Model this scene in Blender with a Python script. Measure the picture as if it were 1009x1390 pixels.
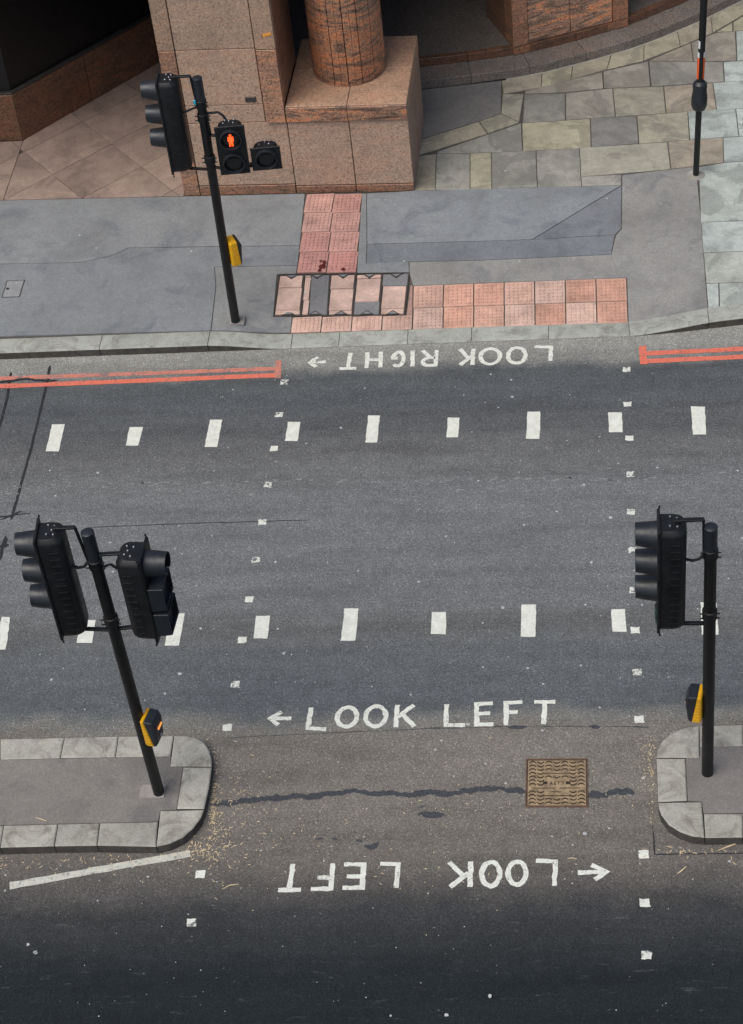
import bpy, bmesh, math, random
from mathutils import Vector, Matrix, noise
random.seed(7)
for o in list(bpy.data.objects): bpy.data.objects.remove(o, do_unlink=True)
S = bpy.context.scene
COL = S.collection

# ------------------------------------------------------------------ camera, sky, sun, exposure
F_PX, PITCH, YAW, ROLL, CAM_H = 2679.48, math.radians(42.005), math.radians(-8.0075), math.radians(-7.0855), 15.836
PX0, PY0, W_PX, H_PX = 504.5, 650.0, 1009, 1390
fw = Vector((math.sin(YAW)*math.cos(PITCH), math.cos(YAW)*math.cos(PITCH), -math.sin(PITCH)))
_rt = Vector((math.cos(YAW), -math.sin(YAW), 0)); _up = _rt.cross(fw)
rt = math.cos(ROLL)*_rt + math.sin(ROLL)*_up
up = -math.sin(ROLL)*_rt + math.cos(ROLL)*_up
cam_d = bpy.data.cameras.new('camera'); cam = bpy.data.objects.new('camera', cam_d); COL.objects.link(cam)
m = Matrix((rt, up, -fw)).transposed().to_4x4(); m.translation = (0, 0, CAM_H); cam.matrix_world = m
cam_d.sensor_fit = 'HORIZONTAL'; cam_d.sensor_width = 36; cam_d.lens = 36*F_PX/W_PX
cam_d.shift_y = -(H_PX/2-PY0)/W_PX; cam_d.clip_end = 2000; cam_d.clip_start = .1
S.camera = cam
S.render.resolution_x, S.render.resolution_y = 743, 1024
SUN_EL, SUN_AZ = math.radians(60), math.radians(-138)      # azimuth measured from +Y towards +X
w = bpy.data.worlds.new('World'); S.world = w; w.use_nodes = True
nt = w.node_tree; nt.nodes.clear()
sky = nt.nodes.new('ShaderNodeTexSky'); sky.sky_type = 'NISHITA'; sky.sun_disc = False
sky.sun_elevation = SUN_EL; sky.sun_rotation = SUN_AZ; sky.dust_density = 3.0; sky.air_density = .6; sky.ozone_density = .6
bg = nt.nodes.new('ShaderNodeBackground'); bg.inputs[1].default_value = .095
wo = nt.nodes.new('ShaderNodeOutputWorld'); nt.links.new(sky.outputs[0], bg.inputs[0]); nt.links.new(bg.outputs[0], wo.inputs[0])
sun_d = bpy.data.lights.new('sun', 'SUN'); sun_d.energy = 1.5; sun_d.angle = math.radians(50); sun_d.color = (1, .98, .95)
sun = bpy.data.objects.new('sun', sun_d); COL.objects.link(sun)
sv = Vector((math.sin(SUN_AZ)*math.cos(SUN_EL), math.cos(SUN_AZ)*math.cos(SUN_EL), math.sin(SUN_EL)))
sun.rotation_euler = sv.to_track_quat('Z', 'Y').to_euler(); sun.location = sv*40
S.view_settings.view_transform = 'Standard'; S.view_settings.look = 'None'; S.view_settings.gamma = 1
S.view_settings.exposure = 0.33

# ------------------------------------------------------------------ surveying: photo point at a known height -> place on the ground
def at(px, py, z=0.):
    d = rt*((px-PX0)/F_PX) - up*((py-PY0)/F_PX) + fw
    t = (z-CAM_H)/d.z
    return Vector((d.x*t, d.y*t, z))
def sm(a, b, x):
    t = max(0., min(1., (x-a)/(b-a))); return t*t*(3-2*t)
PAVE = .12
def kerb_top(x):      # the kerb drops to the carriageway at the crossing
    lo = .022
    return lo + (PAVE-lo)*(1-sm(-4.8, -3.7, x) + sm(.7, 1.9, x))
def pave_h(x, y):
    k = kerb_top(x)
    return k + (PAVE-k)*sm(20.3, 21.7, y)
def atp(px, py):      # on the footway
    z = .1
    for _ in range(4):
        p = at(px, py, z); z = pave_h(p.x, p.y)
    p.z = z; return p

# ------------------------------------------------------------------ mesh helpers
def obj(name, bm, mat, parent=None, loc=None, rot=None, color=None, bevel=0, smooth=False, seg=1):
    me = bpy.data.meshes.new(name)
    bmesh.ops.recalc_face_normals(bm, faces=bm.faces) if bm.faces else None
    bm.to_mesh(me); bm.free()
    if mat: me.materials.append(mat)
    o = bpy.data.objects.new(name, me); COL.objects.link(o)
    if parent: o.parent = parent
    if loc is not None: o.location = loc
    if rot is not None: o.rotation_euler = rot
    if color is not None: o.color = (*color, 1)
    if smooth:
        for p in me.polygons: p.use_smooth = True
        me.set_sharp_from_angle(angle=math.radians(35))
    if bevel:
        b = o.modifiers.new('bevel', 'BEVEL'); b.width = bevel; b.segments = seg; b.limit_method = 'ANGLE'
    return o
def tag(o, label=None, cat=None, group=None, kind=None):
    if label: o['label'] = label
    if cat: o['category'] = cat
    if group: o['group'] = group
    if kind: o['kind'] = kind
    return o
def empty(name, loc, rot=(0, 0, 0)):
    o = bpy.data.objects.new(name, None); COL.objects.link(o); o.location = loc; o.rotation_euler = rot; return o
def box(bm, x0, x1, y0, y1, z0, z1):
    v = [bm.verts.new((x, y, z)) for z in (z0, z1) for y in (y0, y1) for x in (x0, x1)]
    for f in ((0, 2, 3, 1), (4, 5, 7, 6), (0, 1, 5, 4), (2, 6, 7, 3), (0, 4, 6, 2), (1, 3, 7, 5)): bm.faces.new([v[i] for i in f])
    return bm
def B(*a): return box(bmesh.new(), *a)
def ring_loft(bm, rings, cap0=True, cap1=True, closed=True):
    vs = [[bm.verts.new(p) for p in r] for r in rings]
    n = len(rings[0])
    for a, b in zip(vs, vs[1:]):
        for i in range(n if closed else n-1): bm.faces.new((a[i], a[(i+1) % n], b[(i+1) % n], b[i]))
    if cap0: bm.faces.new(vs[0][::-1])
    if cap1: bm.faces.new(vs[-1])
    return bm
def tube(bm, pts, r, n=10):
    pts = [Vector(p) for p in pts]; rings = []
    rr = r if isinstance(r, (list, tuple)) else [r]*len(pts)
    for i, p in enumerate(pts):
        d = (pts[min(i+1, len(pts)-1)]-pts[max(i-1, 0)]).normalized()
        a = d.orthogonal() if abs(d.z) > .95 else d.cross(Vector((0, 0, 1))); a.normalize(); b = d.cross(a)
        rings.append([p + rr[i]*(math.cos(t)*a+math.sin(t)*b) for t in (2*math.pi*k/n for k in range(n))])
    return ring_loft(bm, rings)
def lathe(bm, prof, n=24):
    rings = [[(r*math.cos(t), r*math.sin(t), z) for t in (2*math.pi*k/n for k in range(n))] for r, z in prof]
    return ring_loft(bm, rings)
def shrink(poly, d):
    n = len(poly); out = []
    area = sum(poly[i].x*poly[(i+1) % n].y-poly[(i+1) % n].x*poly[i].y for i in range(n))
    s = 1 if area > 0 else -1
    for i in range(n):
        a, b, c = poly[i-1], poly[i], poly[(i+1) % n]
        e1 = (b-a).to_2d(); e2 = (c-b).to_2d()
        if e1.length < 1e-6 or e2.length < 1e-6: out.append(b.copy()); continue
        e1.normalize(); e2.normalize()
        n1 = Vector((-e1.y, e1.x))*s; n2 = Vector((-e2.y, e2.x))*s
        k = n1+n2; k = k/max(.35, (1+n1.dot(n2)))
        out.append(Vector((b.x+k.x*d, b.y+k.y*d, b.z)))
    return out
def slab(name, poly, mat, parent, hf=None, top=.0, thick=.05, joint=.006, cham=.005, color=None, tilt=.0015, z0=None):
    """A paving piece: top face with chamfered arrises; hf gives ground height at x,y"""
    poly = [Vector(p) for p in poly]
    n = len(poly)
    if sum(poly[i].x*poly[(i+1) % n].y-poly[(i+1) % n].x*poly[i].y for i in range(n)) < 0: poly = poly[::-1]
    o_ = shrink(poly, joint*.5); i_ = shrink(poly, joint*.5+cham)
    c = sum(poly, Vector())/n; c.z = 0
    tx, ty, tz = (random.uniform(-tilt, tilt) for _ in range(3))
    def Z(p): return (hf(p.x, p.y) if hf else p.z) + top + tz + tx*(p.x-c.x) + ty*(p.y-c.y)
    bm = bmesh.new()
    rings = [[Vector((p.x, p.y, (Z(p)-thick) if z0 is None else z0))-c for p in o_], [Vector((p.x, p.y, Z(p)-cham*.8))-c for p in o_], [Vector((p.x, p.y, Z(p)))-c for p in i_]]
    ring_loft(bm, rings, cap0=False)
    return obj(name, bm, mat, parent, loc=c, color=color)
def clip(poly, a, b):   # keep the left side of a->b
    out = []
    def side(p): return (b.x-a.x)*(p.y-a.y)-(b.y-a.y)*(p.x-a.x)
    for i in range(len(poly)):
        p, q = poly[i-1], poly[i]; sp, sq = side(p), side(q)
        if (sp >= 0) != (sq >= 0): out.append(p+(q-p)*(sp/(sp-sq)))
        if sq >= 0: out.append(q)
    return out
def sheet(name, poly, mat, parent, hf, top=0., color=None, joint=.004, grid=.22, thick=.015):
    """A thin continuous layer (asphalt) cut to a polygon and laid over the ground"""
    poly = [Vector((p.x, p.y, 0)) for p in poly]; poly = shrink(poly, joint*.5)
    bm = bmesh.new(); bm.faces.new([bm.verts.new(p) for p in poly])
    ys = [p.y for p in poly]; xs = [p.x for p in poly]
    def cut(lo, hi, ax):
        k = math.ceil(lo/grid)
        while k*grid < hi:
            co = Vector((k*grid, 0, 0)) if ax == 0 else Vector((0, k*grid, 0)); no = Vector((1, 0, 0)) if ax == 0 else Vector((0, 1, 0))
            bmesh.ops.bisect_plane(bm, geom=bm.verts[:]+bm.edges[:]+bm.faces[:], plane_co=co, plane_no=no); k += 1
    if min(ys) < 21.7:
        cut(max(min(xs), -5.), min(max(xs), 2.2), 0); cut(max(min(ys), 20.2), min(max(ys), 21.8), 1)
    for v in bm.verts: v.co.z = hf(v.co.x, v.co.y)+top
    bnd = [e for e in bm.edges if e.is_boundary]
    r = bmesh.ops.extrude_edge_only(bm, edges=bnd)
    for g in r['geom']:
        if isinstance(g, bmesh.types.BMVert): g.co.z -= thick
    return obj(name, bm, mat, parent, color=color)

# ------------------------------------------------------------------ materials
def M(name):
    mt = bpy.data.materials.new(name); mt.use_nodes = True
    n = mt.node_tree; b = n.nodes['Principled BSDF']
    return mt, n, b
class N:
    def __init__(s, nt): s.nt = nt
    def __call__(s, typ, ins=None, **kw):
        x = s.nt.nodes.new('ShaderNode'+typ)
        for k, v in kw.items(): setattr(x, k, v)
        for k, v in (ins or {}).items():
            if hasattr(v, 'is_output') or isinstance(v, bpy.types.NodeSocket): s.nt.links.new(v, x.inputs[k])
            else: x.inputs[k].default_value = v
        return x
    def pos(s): return s('NewGeometry').outputs['Position']
    def objp(s): return s('TexCoord').outputs['Object']
    def noise(s, vec, scale, detail=4, rough=.6, dist=0.): return s('TexNoise', {'Vector': vec, 'Scale': scale, 'Detail': detail, 'Roughness': rough, 'Distortion': dist}).outputs['Fac']
    def ramp(s, fac, stops, interp='LINEAR'):
        r = s('ValToRGB', {'Fac': fac}); r.color_ramp.interpolation = interp; e = r.color_ramp.elements
        while len(e) < len(stops): e.new(.5)
        for x, (p, c) in zip(e, stops): x.position = p; x.color = (*(c if isinstance(c, (tuple, list)) else (c, c, c)), 1)
        return r.outputs['Color']
    def mix(s, a, b, fac=.5, mode='MIX'):
        x = s('Mix', data_type='RGBA', blend_type=mode)
        for i, v in ((0, fac), (6, a), (7, b)):
            if isinstance(v, bpy.types.NodeSocket): s.nt.links.new(v, x.inputs[i])
            else: x.inputs[i].default_value = v if i == 0 else (*v, 1)
        return x.outputs[2]
    def math(s, op, a, b=0.):
        x = s('Math', operation=op)
        for i, v in ((0, a), (1, b)):
            if isinstance(v, bpy.types.NodeSocket): s.nt.links.new(v, x.inputs[i])
            else: x.inputs[i].default_value = v
        return x.outputs[0]
    def bump(s, h, strength, dist=.01): return s('Bump', {'Height': h, 'Strength': strength, 'Distance': dist}).outputs['Normal']

def aggregate(n, p, col, amount=1.):
    """stone chips and fines of an asphalt surface over a base colour; returns colour, height"""
    v = n('TexVoronoi', {'Vector': p, 'Scale': 95.}).outputs
    chip = n.ramp(n('SeparateColor', {'Color': v['Color']}).outputs[0], [(0, .56), (.35, .87), (.75, 1.05), (.93, 1.4), (1, 2.0)])
    c = n.mix(col, chip, .75*amount, 'MULTIPLY')
    f = n.ramp(n.noise(p, 46, 3, .75), [(.28, .62), (.5, 1.), (.74, 1.4)])
    c = n.mix(c, f, .8*amount, 'MULTIPLY')
    h = n.math('SUBTRACT', n.noise(p, 60, 3, .7), n.math('MULTIPLY', v['Distance'], .5))
    return c, h

def mat_road():
    mt, n_, b = M('road_asphalt'); n = N(n_); p = n.pos()
    sep = n('SeparateXYZ', {'Vector': p}).outputs
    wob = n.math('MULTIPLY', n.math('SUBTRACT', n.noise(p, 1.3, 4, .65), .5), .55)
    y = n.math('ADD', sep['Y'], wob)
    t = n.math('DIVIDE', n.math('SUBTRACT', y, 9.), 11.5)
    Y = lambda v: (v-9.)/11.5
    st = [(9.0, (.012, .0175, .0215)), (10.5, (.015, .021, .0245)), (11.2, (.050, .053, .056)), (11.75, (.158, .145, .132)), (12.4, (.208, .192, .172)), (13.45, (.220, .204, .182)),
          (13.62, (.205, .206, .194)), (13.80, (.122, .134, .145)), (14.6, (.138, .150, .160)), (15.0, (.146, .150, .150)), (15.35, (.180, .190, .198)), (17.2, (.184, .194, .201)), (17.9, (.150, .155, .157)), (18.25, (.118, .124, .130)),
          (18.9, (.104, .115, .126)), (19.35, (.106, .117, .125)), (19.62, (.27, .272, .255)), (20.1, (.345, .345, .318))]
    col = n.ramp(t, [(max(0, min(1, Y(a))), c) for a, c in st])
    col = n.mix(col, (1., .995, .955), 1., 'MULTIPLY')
    st_ = n('Mapping', {'Vector': p, 'Scale': (.35, 2.6, 1)}).outputs[0]                      # traffic drags stains along the lanes
    col = n.mix(col, n.ramp(n.noise(st_, 1.6, 5, .6), [(.3, .80), (.5, 1.), (.72, 1.16)]), .9, 'MULTIPLY')
    col = n.mix(col, n.ramp(n.noise(p, 5.5, 5, .7), [(.3, .84), (.5, 1.), (.7, 1.14)]), .8, 'MULTIPLY')
    spots = n('TexVoronoi', {'Vector': p, 'Scale': 2.1, 'Randomness': 1.}).outputs
    drip = n.math('MULTIPLY', n.ramp(n.math('ADD', spots['Distance'], n.math('MULTIPLY', n.noise(p, 22, 3, .7), .06)), [(.055, 1.), (.085, 0.)]), n.ramp(n('SeparateColor', {'Color': spots['Color']}).outputs[1], [(.62, 0.), (.7, .42)]))
    col = n.mix(col, (.035, .036, .04), drip)                                              # oil drips
    fl = n('TexVoronoi', {'Vector': p, 'Scale': 17., 'Randomness': 1.}).outputs                   # pale flecks: gum, paint, grit
    fleck = n.math('MULTIPLY', n.ramp(n.math('ADD', fl['Distance'], n.math('MULTIPLY', n.noise(p, 70, 2, .7), .12)), [(.15, 1.), (.21, 0.)]), n.ramp(n('SeparateColor', {'Color': fl['Color']}).outputs[0], [(.90, 0.), (.97, .6)]))
    col = n.mix(col, (.30, .31, .31), fleck)
    trk = n('Mapping', {'Vector': p, 'Scale': (.12, 9., 1)}).outputs[0]                          # tyre scuffs drawn out along the lanes
    col = n.mix(col, (.045, .046, .05), n.ramp(n.noise(trk, 2.2, 6, .7), [(.60, 0.), (.74, .38)]))
    scuff = n.ramp(n.noise(n('Mapping', {'Vector': p, 'Scale': (.8, 5., 1)}).outputs[0], 3.3, 6, .75), [(.60, 0.), (.74, .42)])
    col = n.mix(col, (.23, .235, .235), scuff)
    col, h = aggregate(n, p, col)
    n_.links.new(col, b.inputs['Base Color']); b.inputs['Roughness'].default_value = .85; b.inputs['Specular IOR Level'].default_value = .3
    n_.links.new(n.bump(h, .55, .012), b.inputs['Normal']); return mt
def mat_obj_asphalt(name='footway_asphalt', amt=.36):
    mt, n_, b = M(name); n = N(n_); p = n.pos(); oi = n('ObjectInfo').outputs
    col = n.mix(oi['Color'], n.ramp(n.noise(p, 1.1, 5, .62, .4), [(.3, .78), (.5, 1.), (.7, 1.13)]), .95, 'MULTIPLY')
    blot = n.ramp(n.noise(p, 1.9, 5, .62, .8), [(.54, 0.), (.66, .52)])
    col = n.mix(col, n.mix(oi['Color'], (.58, .61, .69), 1., 'MULTIPLY'), blot)
    col = n.mix(col, n.ramp(n.noise(p, 11, 4, .7), [(.3, .9), (.7, 1.1)]), .8, 'MULTIPLY')
    col, h = aggregate(n, p, col, amt)
    n_.links.new(col, b.inputs['Base Color']); b.inputs['Roughness'].default_value = .85
    n_.links.new(n.bump(h, .35, .008), b.inputs['Normal']); return mt
def mat_stone(name, dirt=(.30, .29, .27), speck=.5, dirt_amt=.55, rough=.8):
    mt, n_, b = M(name); n = N(n_); p = n.pos(); oi = n('ObjectInfo').outputs
    off = n('VectorMath', {0: p, 1: n('CombineXYZ', {0: n.math('MULTIPLY', oi['Random'], 37.), 1: n.math('MULTIPLY', oi['Random'], 91.)}).outputs[0]}, operation='ADD').outputs[0]
    col = n.mix(oi['Color'], n.ramp(n.noise(off, 1.9, 5, .62, .6), [(.28, .62), (.5, 1.), (.74, 1.25)]), .95, 'MULTIPLY')
    col = n.mix(col, n.ramp(n.noise(off, 7.5, 5, .7, .5), [(.3, .80), (.5, 1.), (.7, 1.16)]), .8, 'MULTIPLY')
    stain = n.ramp(n.noise(off, 1.25, 5, .6, 1.2), [(.53, 0.), (.57, dirt_amt), (.8, dirt_amt*.6)])
    col = n.mix(col, n.mix(oi['Color'], dirt, .6), stain)
    col = n.mix(col, n.ramp(n.noise(off, 46, 3, .75), [(.25, .72), (.5, 1.), (.75, 1.26)]), speck, 'MULTIPLY')
    n_.links.new(col, b.inputs['Base Color']); b.inputs['Roughness'].default_value = rough
    n_.links.new(n.bump(n.noise(off, 30, 4, .7), .3, .006), b.inputs['Normal']); return mt
def mat_kerb():
    mt, n_, b = M('kerb_granite'); n = N(n_); p = n.pos(); oi = n('ObjectInfo').outputs
    off = n('VectorMath', {0: p, 1: n('CombineXYZ', {0: n.math('MULTIPLY', oi['Random'], 53.), 1: n.math('MULTIPLY', oi['Random'], 17.)}).outputs[0]}, operation='ADD').outputs[0]
    col = n.mix(oi['Color'], n.ramp(n.noise(off, 2.6, 5, .65, .5), [(.3, .76), (.5, 1.), (.72, 1.16)]), .9, 'MULTIPLY')
    grime = n.ramp(n.noise(off, 3.4, 6, .72, 1.2), [(.46, 0.), (.57, .30), (.72, .72)])
    col = n.mix(col, (.115, .098, .075), grime)
    pale = n.ramp(n.noise(off, 8.5, 5, .7), [(.60, 0.), (.72, .35)])
    col = n.mix(col, (.52, .54, .49), pale)
    col = n.mix(col, n.ramp(n.noise(off, 55, 3, .8), [(.25, .66), (.5, 1.), (.75, 1.3)]), .75, 'MULTIPLY')
    n_.links.new(col, b.inputs['Base Color']); b.inputs['Roughness'].default_value = .85
    n_.links.new(n.bump(n.noise(off, 34, 4, .7), .4, .008), b.inputs['Normal']); return mt
def mat_granite(name, a, bcol, dark, rough=.5, vein=0., scale=1., dirt=.5):
    mt, n_, b = M(name); n = N(n_); p = n.pos(); oi = n('ObjectInfo').outputs
    v = n('TexVoronoi', {'Vector': p, 'Scale': 85.*scale}).outputs
    g = n('SeparateColor', {'Color': v['Color']}).outputs[0]
    col = n.ramp(g, [(0, dark), (.10, dark), (.22, a), (.6, a), (.7, bcol), (1, bcol)])
    col = n.mix(col, n.ramp(n.noise(p, 30*scale, 4, .75), [(.3, .66), (.5, 1.), (.72, 1.28)]), .8, 'MULTIPLY')
    if vein:
        q = n('Mapping', {'Vector': p, 'Rotation': (0, .75, .2), 'Scale': (.5, .5, 2.6)}).outputs[0]
        vn = n.noise(q, 2.6, 7, .70, 1.6)
        col = n.mix(col, n.ramp(vn, [(.33, (.10, .10, .12)), (.43, (.50, .47, .46)), (.50, (1.05, .95, .88)), (.58, (1.75, 1.05, .62)), (.68, (1.15, .92, .82))]), vein, 'MULTIPLY')
    col = n.mix(col, n.ramp(n.noise(p, 1.4, 5, .65, .5), [(.3, .72), (.5, 1.), (.7, 1.12)]), dirt, 'MULTIPLY')
    col = n.mix(col, oi['Color'], 1., 'MULTIPLY')
    n_.links.new(col, b.inputs['Base Color']); b.inputs['Roughness'].default_value = rough
    n_.links.new(n.bump(n.noise(p, 70, 3, .7), .12, .004), b.inputs['Normal']); return mt
def mat_paint(name, colr, under, wear, edge=.06, sc=26.):
    mt, n_, b = M(name); n = N(n_); p = n.pos()
    k = n.math('ADD', n.math('MULTIPLY', n.noise(p, sc, 5, .78), .72), n.math('MULTIPLY', n.noise(p, 5.5, 3, .6), .28))
    mask = n.ramp(k, [(wear-edge, 0.), (wear+edge, 1.)])
    c = n.mix(colr, n.ramp(n.noise(p, 9, 4, .7), [(.3, (.80, .80, .77)), (.7, (1.04, 1.04, 1.03))]), .9, 'MULTIPLY')
    col = n.mix(under, c, mask); col = n.mix(col, n.ramp(n.noise(p, 60, 2, .7), [(.3, .8), (.7, 1.1)]), .6, 'MULTIPLY')
    n_.links.new(col, b.inputs['Base Color']); b.inputs['Roughness'].default_value = .75
    n_.links.new(n.bump(n.noise(p, 60, 3, .7), .35, .006), b.inputs['Normal']); return mt
def mat_plain(name, c, rough=.5, var=.25, metal=0., sc=14., bump=.05):
    mt, n_, b = M(name); n = N(n_); p = n.objp()
    col = n.mix(c, n.ramp(n.noise(p, sc, 5, .7), [(.3, 1-var), (.7, 1+var)]), 1., 'MULTIPLY')
    n_.links.new(col, b.inputs['Base Color']); b.inputs['Metallic'].default_value = metal
    n_.links.new(n.ramp(n.noise(p, sc*.6, 4, .7), [(.3, max(0, rough-.12)), (.7, min(1, rough+.12))]), b.inputs['Roughness'])
    if bump: n_.links.new(n.bump(n.noise(p, sc*4, 3, .7), bump, .004), b.inputs['Normal'])
    return mt
def mat_emit(name, c, s):
    mt, n_, b = M(name); b.inputs['Base Color'].default_value = (*c, 1); b.inputs['Emission Color'].default_value = (*c, 1); b.inputs['Emission Strength'].default_value = s; return mt
MT = dict(
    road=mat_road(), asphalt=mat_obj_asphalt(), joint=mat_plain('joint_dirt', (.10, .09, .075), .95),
    sandstone=mat_stone('yorkstone', (.13, .128, .12), .7, .62), brownstone=mat_stone('brown_granite_paving', (.13, .11, .10), .6, .3),
    kerbface=mat_plain('shaded_soiled_kerb_face', (.07, .063, .053), .9, .45, sc=9.), kerb=mat_kerb(), tactile=mat_stone('tactile_concrete', (.40, .27, .23), .7, .25),
    granite=mat_granite('flamed_pink_granite', (.46, .318, .222), (.515, .38, .28), (.26, .18, .132), .65, .12),
    polished=mat_granite('polished_red_granite', (.275, .150, .092), (.35, .21, .135), (.085, .056, .044), .35, .35),
    veined=mat_granite('veined_red_granite', (.40, .235, .155), (.47, .31, .215), (.12, .085, .07), .42, .85),
    darkgranite=mat_granite('dark_granite', (.075, .062, .055), (.11, .09, .08), (.03, .026, .024), .5, 0),
    stepgranite=mat_granite('step_granite', (.19, .135, .12), (.25, .185, .165), (.08, .06, .055), .6, .15),
    glass=mat_plain('black_glazing', (.006, .006, .007), .45, .1, bump=0), core=mat_plain('dark_recess', (.012, .011, .01), .9, .2),
    soffit=mat_plain('dark_soffit', (.03, .028, .026), .8), facade=mat_plain('granite_facade', (.30, .19, .15), .7),
    white=mat_paint('white_road_paint', (.84, .86, .77), (.15, .15, .15), .365), worn=mat_paint('worn_white_road_paint', (.82, .84, .76), (.11, .11, .115), .465, .03, 17.),
    letter=mat_paint('lettering_paint', (.84, .86, .77), (.19, .19, .18), .405, .05, 30.), dirty=mat_paint('dirty_white_road_paint', (.66, .66, .58), (.14, .13, .11), .42, .06),
    red=mat_paint('red_line_paint', (.84, .21, .135), (.14, .13, .13), .405, .06, 24.), pink=mat_paint('faded_red_line_paint', (.70, .26, .19), (.20, .18, .17), .44, .08, 20.),
    bitumen=mat_plain('bitumen_seal', (.026, .028, .031), .6, .3), patch=mat_plain('fresh_bitumen_patch', (.058, .062, .068), .9, .5, sc=40, bump=.3),
    black=mat_plain('black_signal_plastic', (.007, .008, .009), .5, .6), hood=mat_plain('black_hood', (.018, .022, .027), .42, .2), post=mat_plain('black_post_paint', (.007, .0075, .0075), .5, .35, bump=.08),
    steel=mat_plain('zinc_bolt', (.45, .46, .47), .3, .2, .9), lens=mat_plain('dark_lens', (.01, .011, .012), .15, .1, bump=0), redlens=mat_plain('red_lens', (.05, .006, .004), .2, .1, bump=0), amberlens=mat_plain('amber_lens', (.06, .025, .004), .2, .1, bump=0), greenlens=mat_plain('green_lens', (.004, .03, .015), .2, .1, bump=0),
    yellow=mat_plain('yellow_casing', (.80, .42, .012), .42, .1), man=mat_emit('lit_red_figure', (1., .075, .015), 1.6), glow=mat_emit('lit_indicator', (1., .36, .08), .75),
    rust=mat_plain('rusty_frame', (.15, .085, .05), .8, .5, .1, 30., .2), iron=mat_plain('rusty_iron', (.34, .25, .145), .65, .55, .1, 12., .2), irontread=mat_plain('worn_iron_tread', (.05, .036, .024), .6, .3, .3, 22., .2), frame=mat_plain('dark_iron_frame', (.075, .068, .06), .6, .3, .3),
    residue=mat_paint('paint_residue', (.36, .37, .36), (.17, .175, .18), .48, .08, 40.), orangemark=mat_plain('orange_paint_mark', (.85, .36, .06), .7, .2), orange=mat_plain('orange_sleeve', (.85, .13, .03), .5, .1), sticker=mat_plain('white_sticker', (.7, .75, .76), .5, .2), cyan=mat_plain('cyan_tape', (.05, .42, .55), .5, .1),
    straw=mat_plain('straw', (.74, .60, .38), .8, .3), gum=mat_plain('gum', (.50, .51, .50), .8, .2), lead=mat_plain('pale_mortar', (.50, .49, .40), .8, .2), concrete=mat_stone('concrete', (.2, .19, .17), .5, .4),
    stain=mat_plain('dark_red_stain', (.10, .012, .010), .6, .3), plate=mat_plain('dark_plaque', (.05, .045, .04), .4, .2),
)

# ------------------------------------------------------------------ road
bm = bmesh.new()
vs = [bm.verts.new(p) for p in ((-150, -60, 0), (150, -60, 0), (150, 160, 0), (-150, 160, 0))]; bm.faces.new(vs)
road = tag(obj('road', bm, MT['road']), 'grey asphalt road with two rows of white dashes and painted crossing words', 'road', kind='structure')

def flat(name, poly, mat, z=.004, parent=road, jit=.0, sub=.06, label=None):
    """painted patch: outline with a slightly uneven edge"""
    pts = [Vector((p[0], p[1], 0)) for p in poly]; out = []
    for i in range(len(pts)):
        a, b = pts[i], pts[(i+1) % len(pts)]; k = max(1, int((b-a).length/sub)) if jit else 1
        for j in range(k):
            q = a.lerp(b, j/k); out.append(q+Vector((random.gauss(0, jit), random.gauss(0, jit), 0)) if jit else q)
    c = sum(out, Vector())/len(out); bm = bmesh.new()
    top = [bm.verts.new((p.x-c.x, p.y-c.y, 0)) for p in out]; bm.faces.new(top)
    o = obj(name, bm, mat, parent, loc=(c.x, c.y, z))
    if o.data.polygons[0].normal.z < 0: o.data.flip_normals()
    if label: o['label'] = label
    return o
def quad(px): return [at(*p).to_2d() for p in px]
# lane dashes (far row, near row)
FAR = [(62, 71, 88, 80, 576, 613), (171, 176, 194, 188, 580, 605), (278, 285, 302, 295, 570, 607), (387, 391, 408, 404, 573, 599), (496, 500, 516, 512, 564, 601), (606, 608, 624, 622, 567, 594), (714.5, 716, 734, 733, 559, 596), (827, 826, 844.5, 846, 560, 587), (941, 938, 957, 959, 552, 590)]
for bl, tl, tr, br, y0, y1 in FAR: flat('lane_dash', quad([(bl, y1), (tl, y0), (tr, y0), (br, y1)]), MT['white'], jit=.0025)
NEAR = [(-6, 2, 14, 8, 838, 882), (104, 110, 130, 125, 842, 873), (224, 232, 251, 243, 833, 877), (344, 348, 367, 363, 836, 867), (463, 468, 487, 483, 826, 870), (585, 586.5, 606, 605, 831, 861), (707, 708, 728, 727, 821, 865), (831.5, 830, 848.5, 851, 827, 858), (953, 951, 973, 976, 818, 862)]
for bl, tl, tr, br, y0, y1 in NEAR: flat('lane_dash', quad([(bl, y1), (tl, y0), (tr, y0), (br, y1)]), MT['white'], jit=.0025)
STEP = at(505.5, 582).x-at(397.5, 585.5).x
for yy, xs, in ((at(505, 582).y, (-7.5, -8.5, -9.5, 2.5, 3.5)), (at(596, 845).y, (-7.6, -8.6, 2.4, 3.4))):
    for x in xs: flat('lane_dash', [(x, yy-.2), (x+.16, yy-.2), (x+.16, yy+.2), (x, yy+.2)], MT['white'], jit=.0025)
# crossing studs
LEFT = [(386, 519, 1), (379, 563, 1), (372, 609, 0), (364, 658, 1), (356, 709, 1), (348, 760, 1), (338.5, 814, 0), (329, 869, 0), (320, 929, 1), (309, 988, 0), (272, 1187, 0), (260, 1253, 1)]
RIGHT = [(851, 502, 1), (852, 549, 0), (855, 595, 0), (856, 644, 1), (857, 695, 1), (859, 747, 1), (860.5, 801, 1), (862.5, 856, 0), (865.5, 913, 1), (868, 977, 0), (874, 1160, 0), (876, 1226, 0), (878, 1297, 1)]
for x, y, wn in LEFT+RIGHT:
    p = at(x, y); s = .047; a = random.uniform(-.06, .06)
    flat('crossing_stud', [(p.x+math.cos(a)*i-math.sin(a)*j, p.y+math.sin(a)*i+math.cos(a)*j) for i, j in ((-s, -s), (s, -s), (s, s), (-s, s))], MT['worn' if wn else 'white'], jit=.004, sub=.03)
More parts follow.
